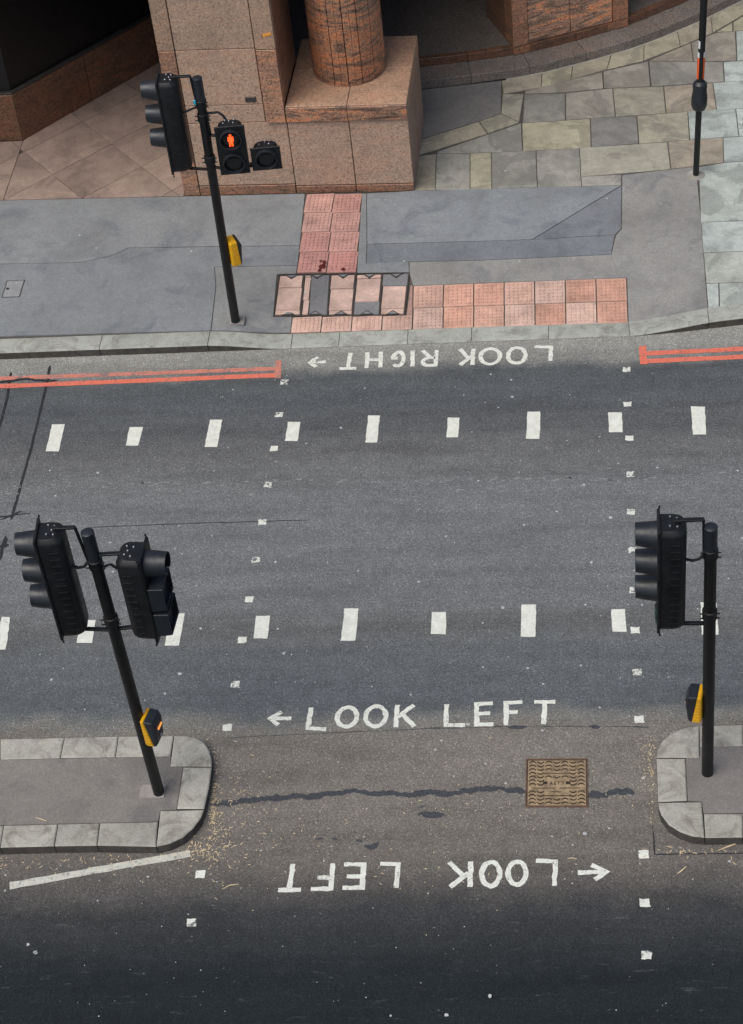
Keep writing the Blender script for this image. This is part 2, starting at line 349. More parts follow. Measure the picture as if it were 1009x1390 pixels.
# double red lines with end bars
def stripe(name, a, b, wd, mat, z=.004, jit=.003):
    p, q = at(*a).to_2d(), at(*b).to_2d(); d = (q-p).normalized(); n = Vector((-d.y, d.x))*wd/2
    return flat(name, [p-n, q-n, q+n, p+n], mat, z, jit=jit, sub=.12)
stripe('red_line', (-420, 529), (374, 500.5), .075, MT['pink']); stripe('red_line', (-420, 541.5), (374, 509.5), .085, MT['red'])
stripe('red_line_end', (377.2, 513.5), (378.4, 489.5), .085, MT['pink'], .0045)
stripe('red_line', (878, 480), (1150, 467), .085, MT['red']); stripe('red_line', (878, 490.5), (1150, 478), .085, MT['red'])
stripe('red_line_end', (874, 494.5), (872.5, 470), .09, MT['red'], .0045)
stripe('edge_line', (13, 1203), (258, 1159), .085, MT['dirty'])
# painted words, built from brush strokes
ARC = lambda cx, cy, rx, ry, a0, a1, n=14: [(cx+rx*math.cos(math.radians(a0+(a1-a0)*i/n)), cy+ry*math.sin(math.radians(a0+(a1-a0)*i/n))) for i in range(n+1)]
GL = {'L': [[(.06, 1), (.04, .06), (.98, .03)]], 'O': ['ring'], 'K': [[(.08, 1), (.06, 0)], [(.95, .98), (.14, .45)], [(.38, .58), (1, 0)]],
      'E': [[(.95, .97), (.06, .95), (.06, .04), (.97, .03)], [(.1, .52), (.8, .52)]], 'F': [[(.98, .97), (.08, .95), (.06, 0)], [(.1, .54), (.72, .54)]],
      'T': [[(0, .96), (1, .97)], [(.5, .94), (.47, 0)]], 'I': [[(.5, 1), (.5, 0)]], 'H': [[(.05, 1), (.05, 0)], [(.95, 1), (.95, 0)], [(.07, .5), (.93, .5)]],
      'R': [[(.06, 0), (.06, .97)]+ARC(.45, .73, .48, .24, 90, -90, 8)+[(.12, .48)], [(.45, .48), (1, 0)]], 'G': [ARC(.5, .5, .48, .48, 45, 340, 16)+[(.97, .45), (.55, .45)]],
      '<': [[(1, .5), (.06, .5)], [(.5, 1), (0, .5), (.42, 0)]], 'C': [ARC(.5, .5, .48, .48, 50, 310, 14)], 'Y': [[(0, 1), (.5, .5), (1, 1)], [(.5, .5), (.5, 0)]]}
def strip(bm, pts, wd, z, jit=.12, closed=False):
    P = []
    for i, p in enumerate(pts[:-1] if not closed else pts):
        q = pts[(i+1) % len(pts)]; k = max(1, int((q-p).length/.035))
        P += [p.lerp(q, j/k) for j in range(k)]
    if not closed: P.append(pts[-1])
    n = len(P); L, R = [], []
    for i, p in enumerate(P):
        a = P[i-1] if (i or closed) else None; b = P[(i+1) % n] if (i < n-1 or closed) else None
        d1 = (p-a).normalized() if a is not None else None; d2 = (b-p).normalized() if b is not None else None
        d = d1 if d2 is None else d2 if d1 is None else (d1+d2).normalized()
        k = 1. if d1 is None or d2 is None else 1/max(.6, d.dot(d1))
        nn = Vector((-d.y, d.x)); w0 = wd*.5*k
        L.append(bm.verts.new((*(p+nn*w0*(1+random.gauss(0, jit))), z))); R.append(bm.verts.new((*(p-nn*w0*(1+random.gauss(0, jit))), z)))
    for i in range(n if closed else n-1): bm.faces.new((L[i], R[i], R[(i+1) % n], L[(i+1) % n]))
def glyph(ch, c, wdt, hgt, ang, stroke, mat, parent=road, z=.004, name='painted_letter', flipx=False, jit=.12, dz=.0006):
    bm = bmesh.new(); i = 0; ux, uy = wdt-stroke*(.35 if ch not in 'OG' else .9), hgt-stroke*(.45 if ch not in 'OG' else .9)
    T = lambda p: Vector((((1-p[0]) if flipx else p[0])*ux-ux/2, p[1]*uy-uy/2))
    for s in GL[ch]:
        if s == 'ring': strip(bm, [T(p) for p in ARC(.5, .5, .5, .5, 0, 345, 23)], stroke, 0, jit, True)
        else: strip(bm, [T(p) for p in s], stroke, i*dz, jit)
        i += 1
    o = obj(name, bm, mat, parent, loc=(c.x, c.y, z), rot=(0, 0, ang))
    for pl in o.data.polygons:
        if pl.normal.z < 0: pl.flip()
    return o
def word(items, rev, stroke, zx, zy, sc, slope=0.):
    for ch, x0, x1, y0, y1 in items:
        px = lambda x, y: at(zx+x/sc, zy+y/sc)
        ym = (y0+y1)/2; a, b = px(x0, ym), px(x1, ym); t, d = px((x0+x1)/2, y0), px((x0+x1)/2, y1)
        c = px((x0+x1)/2, ym); arrow = ch in '<>'
        o = glyph('<' if arrow else ch, c, max((b-a).length, stroke*1.02), (t-d).length, (math.pi if rev else 0)+random.uniform(-.03, .03)+slope, stroke*(.95 if arrow else 1), MT['letter'], name='painted_arrow' if arrow else 'painted_letter', flipx=(ch == '>') != (rev and False))
        if arrow: o['label'] = 'white painted arrow beside the words'
word([('<', 72, 135, 72, 112), ('L', 177, 235, 60, 125), ('O', 253, 318, 57, 119), ('O', 330, 398, 54, 118), ('K', 415, 472, 52, 118), ('L', 552, 612, 50, 115), ('E', 635, 690, 47, 113), ('F', 715, 770, 43, 112), ('T', 795, 858, 42, 110)], False, .052, 330, 930, 2.018)
word([('T', 98, 165, 488, 567), ('F', 185, 250, 487, 564), ('E', 270, 335, 487, 561), ('L', 370, 428, 485, 559), ('K', 562, 630, 482, 557), ('O', 648, 710, 480, 556), ('O', 720, 782, 479, 553), ('L', 798, 860, 477, 553)], True, .051, 330, 930, 2.018)
word([('>', 915, 998, 490, 537)], False, .055, 330, 930, 2.018)
word([('L', 537, 580, 32, 68), ('O', 476, 524, 34, 74), ('O', 414, 467, 36, 76), ('K', 370, 405, 38, 77), ('R', 285, 322, 41, 79), ('I', 261, 270, 42, 80), ('G', 217, 250, 43, 81), ('H', 160, 197, 45, 83), ('T', 102, 143, 47, 86)], True, .055, 400, 450, 1.657)
word([('<', 33, 72, 57, 81)], False, .055, 400, 450, 1.657)
# bitumen seals and cracks
def crack(name, pts, wd, mat, z=.003, jit=.5, amp=.012, parent=road, proj=at):
    P = [proj(*p).to_2d() for p in pts]; out = []
    for a, b in zip(P, P[1:]):
        k = max(2, int((b-a).length/(.06 if wd < .03 else .022))); out += [a.lerp(b, j/k)+Vector((0, 2.2*amp*noise.noise((a.lerp(b, j/k).x*4, 3.7, 1.1))+amp*noise.noise((a.lerp(b, j/k).x*17, 8.7, 2.1))+random.gauss(0, amp*.12))) for j in range(k)]
    out.append(P[-1]); n = len(out); bm = bmesh.new(); L, R = [], []; sd = random.uniform(0, 99)
    for i, p in enumerate(out):
        d = (out[min(i+1, n-1)]-out[max(i-1, 0)]).normalized(); q = Vector((-d.y, d.x)); e = min(1, .3+min(i, n-1-i)/3)
        a, b = (wd*.5*e*max(.12, 1+jit*(1.5*noise.noise((p.x*7+sd+q_, p.y*7, 0))+.7*noise.noise((p.x*31+sd, p.y*31, q_)))+random.gauss(0, jit*.22)) for q_ in (0, 7))
        zz = z if proj is at else pave_h(p.x, p.y)+z
        L.append(bm.verts.new((*(p+q*a), zz))); R.append(bm.verts.new((*(p-q*b), zz)))
    for i in range(n-1): bm.faces.new((L[i], R[i], R[i+1], L[i+1]))
    o = obj(name, bm, mat, parent)
    for pl in o.data.polygons:
        if pl.normal.z < 0: pl.flip()
    return o
crack('bitumen_seal', [(68, 496), (64, 520), (42, 610), (15, 706)], .035, MT['bitumen'], jit=.25, amp=.006)
crack('bitumen_seal', [(15, 505), (10, 540), (-12, 620), (-40, 710)], .035, MT['bitumen'], jit=.25, amp=.006)
crack('bitumen_seal', [(-60, 704), (0, 702), (22, 699), (42, 697)], .025, MT['bitumen'], jit=.3, amp=.006)
crack('bitumen_seal', [(0, 706), (20, 698), (30, 694)], .03, MT['bitumen'], .0036, jit=.3, amp=.006)
crack('bitumen_seal', [(-30, 742), (0, 742), (12, 740)], .06, MT['bitumen'], jit=.5, amp=.01); crack('bitumen_seal', [(8, 728), (2, 750), (-4, 765)], .05, MT['bitumen'], .0036, jit=.5, amp=.01)
crack('bitumen_seal', [(-6, 520), (30, 516), (78, 517)], .04, MT['bitumen'], .0056, jit=.6, amp=.012)
crack('surface_joint', [(120, 716), (250, 711), (420, 706)], .012, MT['bitumen'], jit=.4, amp=.003)
for a_, b_ in (((575, 989.5), (602, 988.5)), ((618, 988), (630, 988)), ((668, 986.8), (684, 986.5)), ((738, 986), (748, 986)), ((770, 986), (792, 986.5)), ((848, 987), (880, 987.5))): crack('surface_joint', [a_, b_], .02, MT['patch'], jit=.7, amp=.006)
crack('surface_joint', [(690, 988), (716, 987)], .035, MT['patch'], .0036, jit=.5, amp=.006); crack('surface_joint', [(800, 986), (815, 987)], .05, MT['patch'], .0036, jit=.5, amp=.006)
crack('surface_joint', [(300, 1002), (430, 996), (560, 990), (700, 986.5), (880, 987)], .007, MT['patch'], .0026, jit=.7, amp=.004)
crack('crack_seal', [(290, 1092), (330, 1088), (380, 1083), (430, 1078), (480, 1077), (530, 1076), (560, 1079), (600, 1076), (650, 1072), (700, 1073), (714, 1075)], .066, MT['patch'], jit=.6, amp=.02)
crack('crack_seal', [(797, 1079), (815, 1077), (840, 1075), (862, 1078)], .075, MT['patch'], jit=.7, amp=.02)
for pts, wd in (([(567, 1106), (585, 1107), (604, 1106)], .07), ([(427, 1139), (440, 1139)], .03), ([(450, 1139), (458, 1140)], .05), ([(484, 1142), (492, 1143)], .06), ([(495, 1148), (503, 1150), (514, 1144)], .07), ([(570, 1097), (577, 1094)], .03)):
    crack('bitumen_patch', pts, wd, MT['patch'], jit=.4, amp=.01)
crack('surface_joint', [(886, 1118), (888, 1140), (889, 1160), (950, 1159.5), (1060, 1158)], .014, MT['bitumen'], jit=.6, amp=.003)

# ------------------------------------------------------------------ far footway
def darken_sides(o):      # dark colour on upright kerb faces holds painted shade as well as grime
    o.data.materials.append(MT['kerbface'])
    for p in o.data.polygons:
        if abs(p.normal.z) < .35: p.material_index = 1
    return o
XS = sorted(set([-60, -30, -15]+[-9+.3*i for i in range(46)]+[8, 15, 30, 60]))
def kerb_front(x): return 19.975+.09*max(0, x-.85)+(.04*max(0, x-1.4))
KW = .285
bm = bmesh.new(); rows = [KW-.12, KW+.1]+[KW+.1+.2*i for i in range(1, 9)]+[3, 6, 20, 90]
grid = [[bm.verts.new((x, kerb_front(x if x < 6 else 6)+r, pave_h(x, kerb_front(x if x < 6 else 6)+r)-.014)) for x in XS] for r in rows]
for a, b in zip(grid, grid[1:]):
    for i in range(len(XS)-1): bm.faces.new((a[i], a[i+1], b[i+1], b[i]))
foot = tag(obj('footway', bm, MT['joint']), 'far footway of grey asphalt, red tactile tiles and yellow-grey stone slabs', 'pavement', kind='structure')
GREY = (.255, .255, .252)
def patch(px, c, name='asphalt_panel'):
    c = (c[0]*1.0, c[1]*1.06, c[2]*1.07)
    return sheet(name, [atp(*p) for p in px], MT['asphalt'], foot, pave_h, 0, c)
patch([(-900, 292), (250, 266.5), (414, 262.5), (407, 333), (295, 334), (175, 336), (150, 347), (108, 356), (0, 358), (-900, 385)], (.262, .260, .258))
patch([(-900, 385.5), (0, 358.5), (108, 356.5), (150, 347.5), (175, 336.5), (406.8, 333.5), (404, 360), (291, 362), (293, 388), (286, 448.5), (0, 456.5), (-900, 482)], (.235, .238, .240))
patch([(291.5, 362.5), (403.7, 360.5), (402, 371.5), (376, 372), (371, 430), (396.5, 429), (394.5, 451), (287, 448.5), (293.5, 388)], (.262, .255, .243))
patch([(498, 262.5), (563, 258.7), (790, 252.7), (843, 251.5), (814, 269), (723, 324.5), (650, 327), (498.5, 331)], (.258, .262, .266))
patch([(491.5, 263), (497.5, 262.6), (498, 331.5), (497, 357), (555, 355), (555.5, 371), (485, 370.3)], (.255, .256, .252))
patch([(844, 252.3), (843.5, 310), (836, 318), (724, 324.8), (814.5, 269.6)], (.205, .208, .217))
patch([(498.5, 331.5), (650, 327.5), (722, 325.2), (835, 318.7), (830, 345), (650, 353), (556, 355), (497.5, 357)], (.200, .206, .216))
patch([(556, 355.5), (650, 353.5), (830, 345.5), (836.5, 319), (844.2, 311), (844.8, 251.5), (845, 237.5), (911, 229.8), (944, 226), (946.5, 243), (952, 300), (958, 380), (961.5, 420.5), (853.5, 437), (851.5, 376.7), (561, 387.5), (556, 371)], (.295, .275, .252))
patch([(566.5, 122.3), (681, 109.3), (680, 154), (650, 164), (565, 190.5)], (.215, .195, .175))
# stone slabs
YS, GS, BS, PS = (.405, .378, .268), (.322, .314, .270), (.37, .325, .25), (.47, .52, .475)
def mixc(a, b, t): return tuple(x+(y-x)*t for x, y in zip(a, b))
def stone(px, c, name='paving_slab', mat='sandstone', joint=.009):
    t_ = random.uniform(.93, 1.08); c = tuple(v*t_ for v in c)
    return slab(name, [atp(*p) for p in px], MT[mat], foot, pave_h, .004, .03, joint, .006, c, .003)
SL = [([(563.6, 212), (592.6, 208.6), (591, 257.4), (561.5, 258.4)], mixc(YS, BS, .6)), ([(592.6, 208.6), (638.5, 208), (638.5, 257), (591, 257.4)], GS), ([(638.5, 208), (667.5, 207), (668, 256), (638.5, 257)], YS),
      ([(667.5, 207), (728, 204), (730, 254), (668, 256)], GS), ([(728, 204), (787, 200.5), (790, 252.3), (730, 254)], GS), ([(787, 200.5), (906.5, 192.4), (911, 229), (789, 239.2)], mixc(YS, GS, .65)), ([(789, 239.4), (844.5, 236.5), (843.8, 251), (790, 252.4)], GS),
      ([(907, 192), (982, 186.5), (983, 220), (911.5, 229)], BS), ([(982, 186.5), (1090, 180), (1090, 213), (983, 220)], PS),
      ([(594, 205.5), (708, 167), (710, 204.5), (668, 206.7), (594, 208.3)], GS), ([(709, 167), (801.6, 161), (803, 199.6), (710, 204.5)], YS), ([(802, 160.5), (864.5, 157.3), (867.6, 194.5), (803.3, 199.6)], mixc(GS, (.22, .215, .21), .6)),
      ([(865, 157), (934, 151.3), (936.6, 189.5), (868, 194.5)], mixc(YS, GS, .4)), ([(934.3, 151.2), (999, 147.5), (1003.5, 184.5), (937, 189.5)], PS), ([(999.3, 147.5), (1090, 142), (1090, 179.5), (1003.8, 184.6)], PS),
      ([(712, 128), (768, 126.5), (768, 162.8), (710, 166.5)], GS), ([(768.3, 126.4), (832, 119.8), (835.6, 157.8), (768.3, 162.8)], mixc(GS, BS, .3)), ([(832.4, 119.6), (901, 117), (904.5, 153), (836, 157.8)], mixc(YS, GS, .5)), ([(901.5, 117), (968, 112), (973, 148.7), (905, 153)], BS), ([(968.3, 112), (1090, 104), (1090, 141.5), (973.3, 148.7)], PS),
      ([(713, 123.5), (766, 110.5), (818, 97.5), (819.5, 119.6), (768, 124.8), (713, 126.8)], mixc(BS, GS, .5)), ([(819, 97), (880.5, 83), (883.5, 116.8), (820, 119.6)], mixc(GS, BS, .3)), ([(881.5, 83), (982, 84), (983.5, 110.5), (884.5, 117)], GS), ([(982.5, 84), (1090, 75), (1090, 103.5), (984, 110.7)], PS),
      ([(882, 81.8), (938, 58), (941, 79), (941, 82.5)], BS), ([(938.5, 57.8), (971, 44.5), (998.5, 42), (1000.5, 76), (1000.5, 82), (942, 82.5)], mixc(GS, BS, .5)), ([(999.5, 42), (1090, 35), (1090, 74.5), (1001, 81.5)], PS), ([(972, 43.5), (995, 30.2), (995, 41.6)], YS), ([(995.7, 29.8), (1020, 14.5), (1090, 14), (1090, 34.5), (995.7, 41.6)], YS),
      ([(682.5, 127.5), (711.5, 127.5), (705.5, 165), (680.5, 154)], mixc(YS, GS, .5)), ([(650.5, 164.5), (680, 154.6), (705, 166), (662, 181)], mixc(YS, GS, .2)), ([(564.8, 191.3), (650.2, 164.8), (661.5, 181.2), (564.8, 211.2)], mixc(YS, BS, .5)),
      ([(949, 226.5), (983.5, 220.8), (1090, 214), (1090, 296), (951.5, 301)], mixc(PS, YS, .12)), ([(952, 301.5), (1090, 297), (1090, 337), (955, 342.5)], PS), ([(955.3, 343), (1090, 337.5), (1090, 379), (959, 384.5)], mixc(PS, YS, .3)), ([(959, 385), (976, 384), (977, 419.5), (962, 420.8)], PS), ([(976.5, 384), (1090, 379.5), (1090, 408), (977.5, 419.5)], mixc(PS, YS, .15))]
for px, c in SL: stone(px, c)
up_e = [(681, 109.4), (736, 99.2), (778, 89.3), (830, 74.8), (875, 60.3), (920, 42.5), (965, 22.4), (1009, .8), (1060, -28)]
lo_e = [(683.5, 126.8), (735, 118), (775, 108), (824, 94), (874, 81.8), (924, 62.8), (968, 44), (1012, 18), (1064, -10)]
for i in range(8): stone([up_e[i], up_e[i+1], lo_e[i+1], lo_e[i]], mixc(BS, YS, random.random()*.8) if i != 1 else YS)
# brown diagonal slabs before the left recess
J3, J2, J1 = (at(x, y, PAVE) for x, y in ((151.4, 195), (192, 226), (71.4, 237)))
e1, e2 = J2-J3, J1-J3
WALL = [at(32, 190, PAVE), at(215, 85, PAVE)]
PL = at(250, 265.3, PAVE)
reg = [(at(-900, 292, PAVE), at(250, 265.6, PAVE)), (Vector((PL.x+.02, PL.y-1, 0)), Vector((PL.x+.02, PL.y+1, 0))), (WALL[1], WALL[0])]
for i in range(-9, 6):
    for j in range(-7, 9):
        o_ = J3+e1*i+e2*j
        poly = [o_, o_+e1, o_+e1+e2, o_+e2]
        poly = clip(poly, reg[0][0], reg[0][1]) if poly else []
        if poly: poly = clip(poly, Vector((PL.x-.005, 20, 0)), Vector((PL.x-.005, 30, 0)))
        pieces = []
        if len(poly) >= 3:
            a, b = WALL; v0, v1 = Vector((a.x, 0, 0)), Vector((a.x, 40, 0))
            pieces.append(clip(clip(poly, v1, v0), b, a))
            q = clip(poly, v0, v1)
            if q: pieces.append(clip(q, Vector((-20, 25.11, 0)), Vector((0, 25.11, 0)))[::1] if False else clip(q, Vector((0, 25.11, 0)), Vector((-20, 25.11, 0))))
        for poly in pieces:
            if len(poly) < 3: continue
            ar = abs(sum(poly[k-1].x*poly[k].y-poly[k].x*poly[k-1].y for k in range(len(poly))))/2
            if ar < .01 or min(p.x for p in poly) < -11.5: continue
            q = [poly[0]]
            for p in poly[1:]:
                if (p-q[-1]).length > .01 and (p-poly[0]).length > .01: q.append(p)
            if len(q) < 3: continue
            t = random.uniform(.9, 1.1)
            slab('paving_slab', q, MT['brownstone'], foot, pave_h, .003, .03, .008, .004, (.34*t, .25*t, .20*t), .001)

# tactile tiles
def tile_mesh(name, bl):
    bm = bmesh.new(); bmesh.ops.create_grid(bm, x_segments=bl, y_segments=bl, size=.445)
    fs = bm.faces[:]
    bmesh.ops.inset_individual(bm, faces=fs, thickness=.17/bl*1.0, use_even_offset=True)
    inner = fs
    for f in inner:
        c = f.calc_center_median()
        r = bmesh.ops.inset_individual(bm, faces=[f], thickness=.09/bl, use_even_offset=True)
        for v in f.verts: v.co.z += .015
    bnd = [e for e in bm.edges if e.is_boundary]
    r = bmesh.ops.extrude_edge_only(bm, edges=bnd)
    for g in r['geom']:
        if isinstance(g, bmesh.types.BMVert): g.co.x *= .5/.445; g.co.y *= .5/.445
    r = bmesh.ops.extrude_edge_only(bm, edges=[e for e in bm.edges if e.is_boundary])
    for g in r['geom']:
        if isinstance(g, bmesh.types.BMVert): g.co.z -= .05
    bmesh.ops.recalc_face_normals(bm, faces=bm.faces)
    me = bpy.data.meshes.new(name); bm.to_mesh(me); bm.free(); me.materials.append(MT['tactile']); return me
def plain_tile_mesh(name):
    bm = B(-.5, .5, -.5, .5, -.04, 0); bmesh.ops.bevel(bm, geom=[e for e in bm.edges if all(v.co.z > -.01 for v in e.verts)], offset=.012, segments=1, affect='EDGES')
    me = bpy.data.meshes.new(name); bmesh.ops.recalc_face_normals(bm, faces=bm.faces); bm.to_mesh(me); bm.free(); me.materials.append(MT['tactile']); return me
TM = tile_mesh('blister_tile', 6)
PM = plain_tile_mesh('plain_tile')
def tile(me, q, color, parent=foot, name='tactile_tile', lift=.004, gap=.015):
    p = [Vector((*v.to_2d(), pave_h(v.x, v.y)+lift)) for v in q]      # near-left, near-right, far-right, far-left
    c = sum(p, Vector())/4; ux = ((p[1]-p[0])+(p[2]-p[3]))/2; uy = ((p[3]-p[0])+(p[2]-p[1]))/2
    ux *= 1-gap/ux.length; uy *= 1-gap/uy.length; nz = ux.cross(uy).normalized()
    o = bpy.data.objects.new(name, me); COL.objects.link(o); o.parent = parent
    mm = Matrix((ux, uy, nz)).transposed().to_4x4(); mm.translation = c; o.matrix_basis = mm
    t = random.uniform(.93, 1.07); o.color = (*[v*t for v in color], 1); return o
def bil(q, u, v):
    a = q[0].lerp(q[1], u); b = q[3].lerp(q[2], u); return a.lerp(b, v)
def tiles(q, nu, nv, me, cols, **k):
    q = [atp(*p) for p in q]
    for i in range(nu):
        for j in range(nv):
            tile(me, [bil(q, a/nu, b/nv) for a, b in ((i, j), (i+1, j), (i+1, j+1), (i, j+1))], cols(i, j), **k)
ORG, PNK, RED = (.61, .355, .26), (.63, .445, .36), (.53, .255, .215)
tiles([(560.5, 447.5), (853, 438.5), (851, 377), (561, 388)], 7, 2, TM, lambda i, j: [[PNK, ORG, mixc(ORG, PNK, .3), PNK, ORG, PNK, ORG], [mixc(PNK, ORG, .5), ORG, ORG, mixc(PNK, ORG, .4), PNK, ORG, ORG]][j][i])
tiles([(403.5, 370), (484.7, 370), (491.2, 263), (415.5, 263)], 2, 4, TM, lambda i, j: mixc(RED, PNK, [.15, .2, .5, .45, .1, .35, .4, .25][i*4+j]))
tiles([(394.8, 452), (560, 447.6), (560, 428), (396.8, 430.2)], 4, 1, TM, lambda i, j: mixc(PNK, ORG, .15))
# inspection cover with recessed tile trays
pc = at(465, 400, .04)
cover = tag(empty('inspection_cover', (0, 0, 0)), 'five-tray inspection cover inlaid with red tiles and asphalt in the footway', 'manhole cover')
FT, FB = (378.8, 372.4, 556, 370.2), (371.3, 429, 549.5, 428)
tx = [378.8, 412.8, 448.1, 483.4, 519.4, 556]; ty = [372.4, 372, 371.5, 371.1, 370.7, 370.2]
bx = [371.3, 408.9, 444.8, 479.2, 515.2, 549.5]; by = [429, 428.8, 428.6, 428.4, 428.2, 428]
def bar(name, a, b, wd, h=.008, mat='frame'):
    p, q = atp(*a), atp(*b); d = (q-p).to_2d().normalized(); n = Vector((-d.y, d.x, 0))*wd/2
    bm = bmesh.new(); r0 = [p-n, q-n, q+n, p+n]
    ring_loft(bm, [[Vector((v.x, v.y, pave_h(v.x, v.y)-.03)) for v in r0], [Vector((v.x, v.y, pave_h(v.x, v.y)+h)) for v in r0]], cap0=False)
    return obj(name, bm, MT[mat], cover)
for i in range(6): bar('frame_bar', (tx[i], ty[i]), (bx[i], by[i]), .018 if i not in (0, 5) else .013, .005)
bar('frame_bar', (tx[0], ty[0]), (tx[5], ty[5]), .015, .005); bar('frame_bar', (bx[0], by[0]), (bx[5], by[5]), .018, .005)
trays = [[(0, .32, PNK), (.32, .86, PNK), (.86, 1, PNK)], [(0, 1, None)], [(0, .36, PNK), (.36, .88, PNK), (.88, 1, PNK)], [(0, .12, PNK), (.12, .68, PNK), (.68, 1, None)], [(0, .30, None), (.30, .84, PNK), (.84, 1, PNK)]]
def tray_q(i, v0, v1, u0=0., u1=1.):
    L = lambda a, b, t: a+(b-a)*t
    P = lambda u, v: atp(L(L(tx[i], tx[i+1], u), L(bx[i], bx[i+1], u), v), L(L(ty[i], ty[i+1], u), L(by[i], by[i+1], u), v))
    m = .03
    return [P(max(u0, m), min(v1, .97)), P(min(u1, 1-m), min(v1, .97)), P(min(u1, 1-m), max(v0, .03)), P(max(u0, m), max(v0, .03))]
for i, tr in enumerate(trays):
    for v0, v1, c in tr:
        if i == 1:
            for a, b in ((0, .07), (.07, .62), (.62, 1)): tile(PM, tray_q(i, a, b, 0, .28), PNK, cover, 'inset_tile', .002)
            sheet('asphalt_inlay', tray_q(i, 0, 1, .30, 1), MT['asphalt'], cover, pave_h, .001, (.225, .225, .222))
        elif c is None: sheet('asphalt_inlay', tray_q(i, v0, v1), MT['asphalt'], cover, pave_h, .001, (.225, .225, .222))
        else: tile(PM, tray_q(i, v0, v1), c, cover, 'inset_tile', .002)
    for v, s in ((.035, 1), (.965, -1)):
        u = .52; L = lambda a, b, t: a+(b-a)*t
        cx = L(L(tx[i], tx[i+1], u), L(bx[i], bx[i+1], u), v); cy = L(L(ty[i], ty[i+1], u), L(by[i], by[i+1], u), v)
        p = atp(cx, cy); z = pave_h(p.x, p.y); bm = bmesh.new()
        ring_loft(bm, [[Vector((p.x+a, p.y-s*b, z+h)) for a, b in ((-.09, -.012), (.09, -.012), (0, .078))] for h in (-.02, .0075)], cap0=False)
        obj('lifting_key', bm, MT['frame'], cover)
        bm = bmesh.new(); ring_loft(bm, [[Vector((p.x+a, p.y-s*b, z+h)) for a, b in ((-.058, 0), (.058, 0), (0, .052))] for h in (.0, .0095)], cap0=False)
        obj('key_infill', bm, MT['asphalt'], cover, color=(.26, .26, .26))
p6 = [(558, 372), (560.5, 388), (560.5, 427.5), (552, 427.5)]
sheet('asphalt_panel', [atp(552, 427.3), atp(560, 427.3), atp(560.4, 388.3), atp(557.5, 386)], MT['asphalt'], foot, pave_h, .0, (.42, .26, .21))
# small stain on the tactile tail
for x, y, r in ((438, 363, .045), (441, 357, .03), (436, 355.5, .018), (466, 366.5, .025), (434, 368, .025)):
    p = atp(x, y); bm = bmesh.new()
    bm.faces.new([bm.verts.new((r*random.uniform(.6, 1.3)*math.cos(t), 1.3*r*random.uniform(.6, 1.3)*math.sin(t), 0)) for t in (k*math.pi/5 for k in range(10))])
    obj('red_stain', bm, MT['stain'], foot, loc=(p.x, p.y, p.z+.021))
# kerb stones of the far footway
kx = [-30, -16, -11.5, -8.9] + [at(134, 478, .1).x, at(282, 470, .1).x, at(395, 470, .03).x, at(460, 465, .03).x, at(553, 465, .03).x, at(640, 465, .03).x, at(745, 460, .03).x, at(855, 455, .03).x, at(963, 440, .1).x, 3.1, 4.4, 8, 20]
for a, b in zip(kx, kx[1:]):
    bm = bmesh.new(); n = 8; f, g = .006, .012; rings = []
    for i in range(n+1):
        x = a+.004+(b-a-.008)*i/n; y = kerb_front(min(x, 6)); z = kerb_top(x)+random.gauss(0, .0006)
        rings.append([(x, y, -.05), (x, y, z-.018), (x, y+.014, z-.004), (x, y+.03, z), (x, y+KW-.006, z+.002), (x, y+KW, z-.004), (x, y+KW, -.05)])
    ring_loft(bm, rings, closed=False)
    t = random.uniform(.93, 1.06); darken_sides(obj('kerb_stone', bm, MT['kerb'], foot, color=(.40*t, .415*t, .365*t), smooth=True))

# ------------------------------------------------------------------ traffic islands
IZ = .12
def island(name, label, stones, inner, color):
    base = empty(name, (0, 0, 0)); tag(base, label, 'traffic island', 'kerbed islands either side of the crossing gap')
    for px in stones:
        t = random.uniform(.9, 1.08)
        pts = [at(x, y, IZ) for x, y in px]
        st_ = slab('kerb_stone', pts, MT['kerb'], base, None, 0, .14, .007, .012, tuple(v*t for v in (.42, .41, .35)), .0015, z0=-.02); darken_sides(st_)
    bm = bmesh.new(); ring_loft(bm, [[Vector((p.x, p.y, z)) for p in (at(x, y, IZ) for x, y in inner)] for z in (-.02, IZ-.006)], cap0=False)
    obj('asphalt_infill', bm, MT['asphalt'], base, color=color)
    return base
def z3(pts, ox, oy, s): return [(ox+x/s, oy+y/s) for x, y in pts]
def arc_px(c, pts): return pts
sL = 3.0576
LS = [z3(p, 0, 960, sL) for p in (
    [(-900, 168), (-350, 146), (-350, 236), (-900, 260)], [(-350, 146), (0, 130), (0, 217), (-350, 236)], [(0, 130), (268, 124), (250, 211), (0, 217)], [(268, 124), (491, 119), (478, 207), (250, 211)], [(491, 119), (722, 116), (708, 203), (478, 207)],
    [(722, 116), (775, 116), (815, 124), (848, 145), (868, 175), (879, 212), (880, 246), (705, 245)],
    [(760, 247.5), (880, 247.5), (868, 335), (848, 422), (733, 422)],
    [(665, 428), (848, 424), (834, 460), (803, 502), (760, 540), (705, 566), (648, 579)],
    [(648, 579), (402, 574), (415, 479), (656, 474)], [(402, 574), (225, 577), (240, 483), (415, 479)], [(225, 577), (0, 583), (15, 489), (240, 483)], [(0, 583), (-350, 592), (-350, 500), (15, 489)], [(-350, 592), (-900, 612), (-900, 522), (-350, 500)])]
island('traffic_island', 'left traffic island with pale granite kerb and brown asphalt top', LS,
       z3([(-900, 261), (-350, 237), (0, 218), (478, 208), (709, 204), (705, 246), (759, 247), (732, 423), (665, 428), (656, 473), (15, 488), (-350, 499), (-900, 521)], 0, 960, sL), (.225, .210, .186))
sR = 3.067
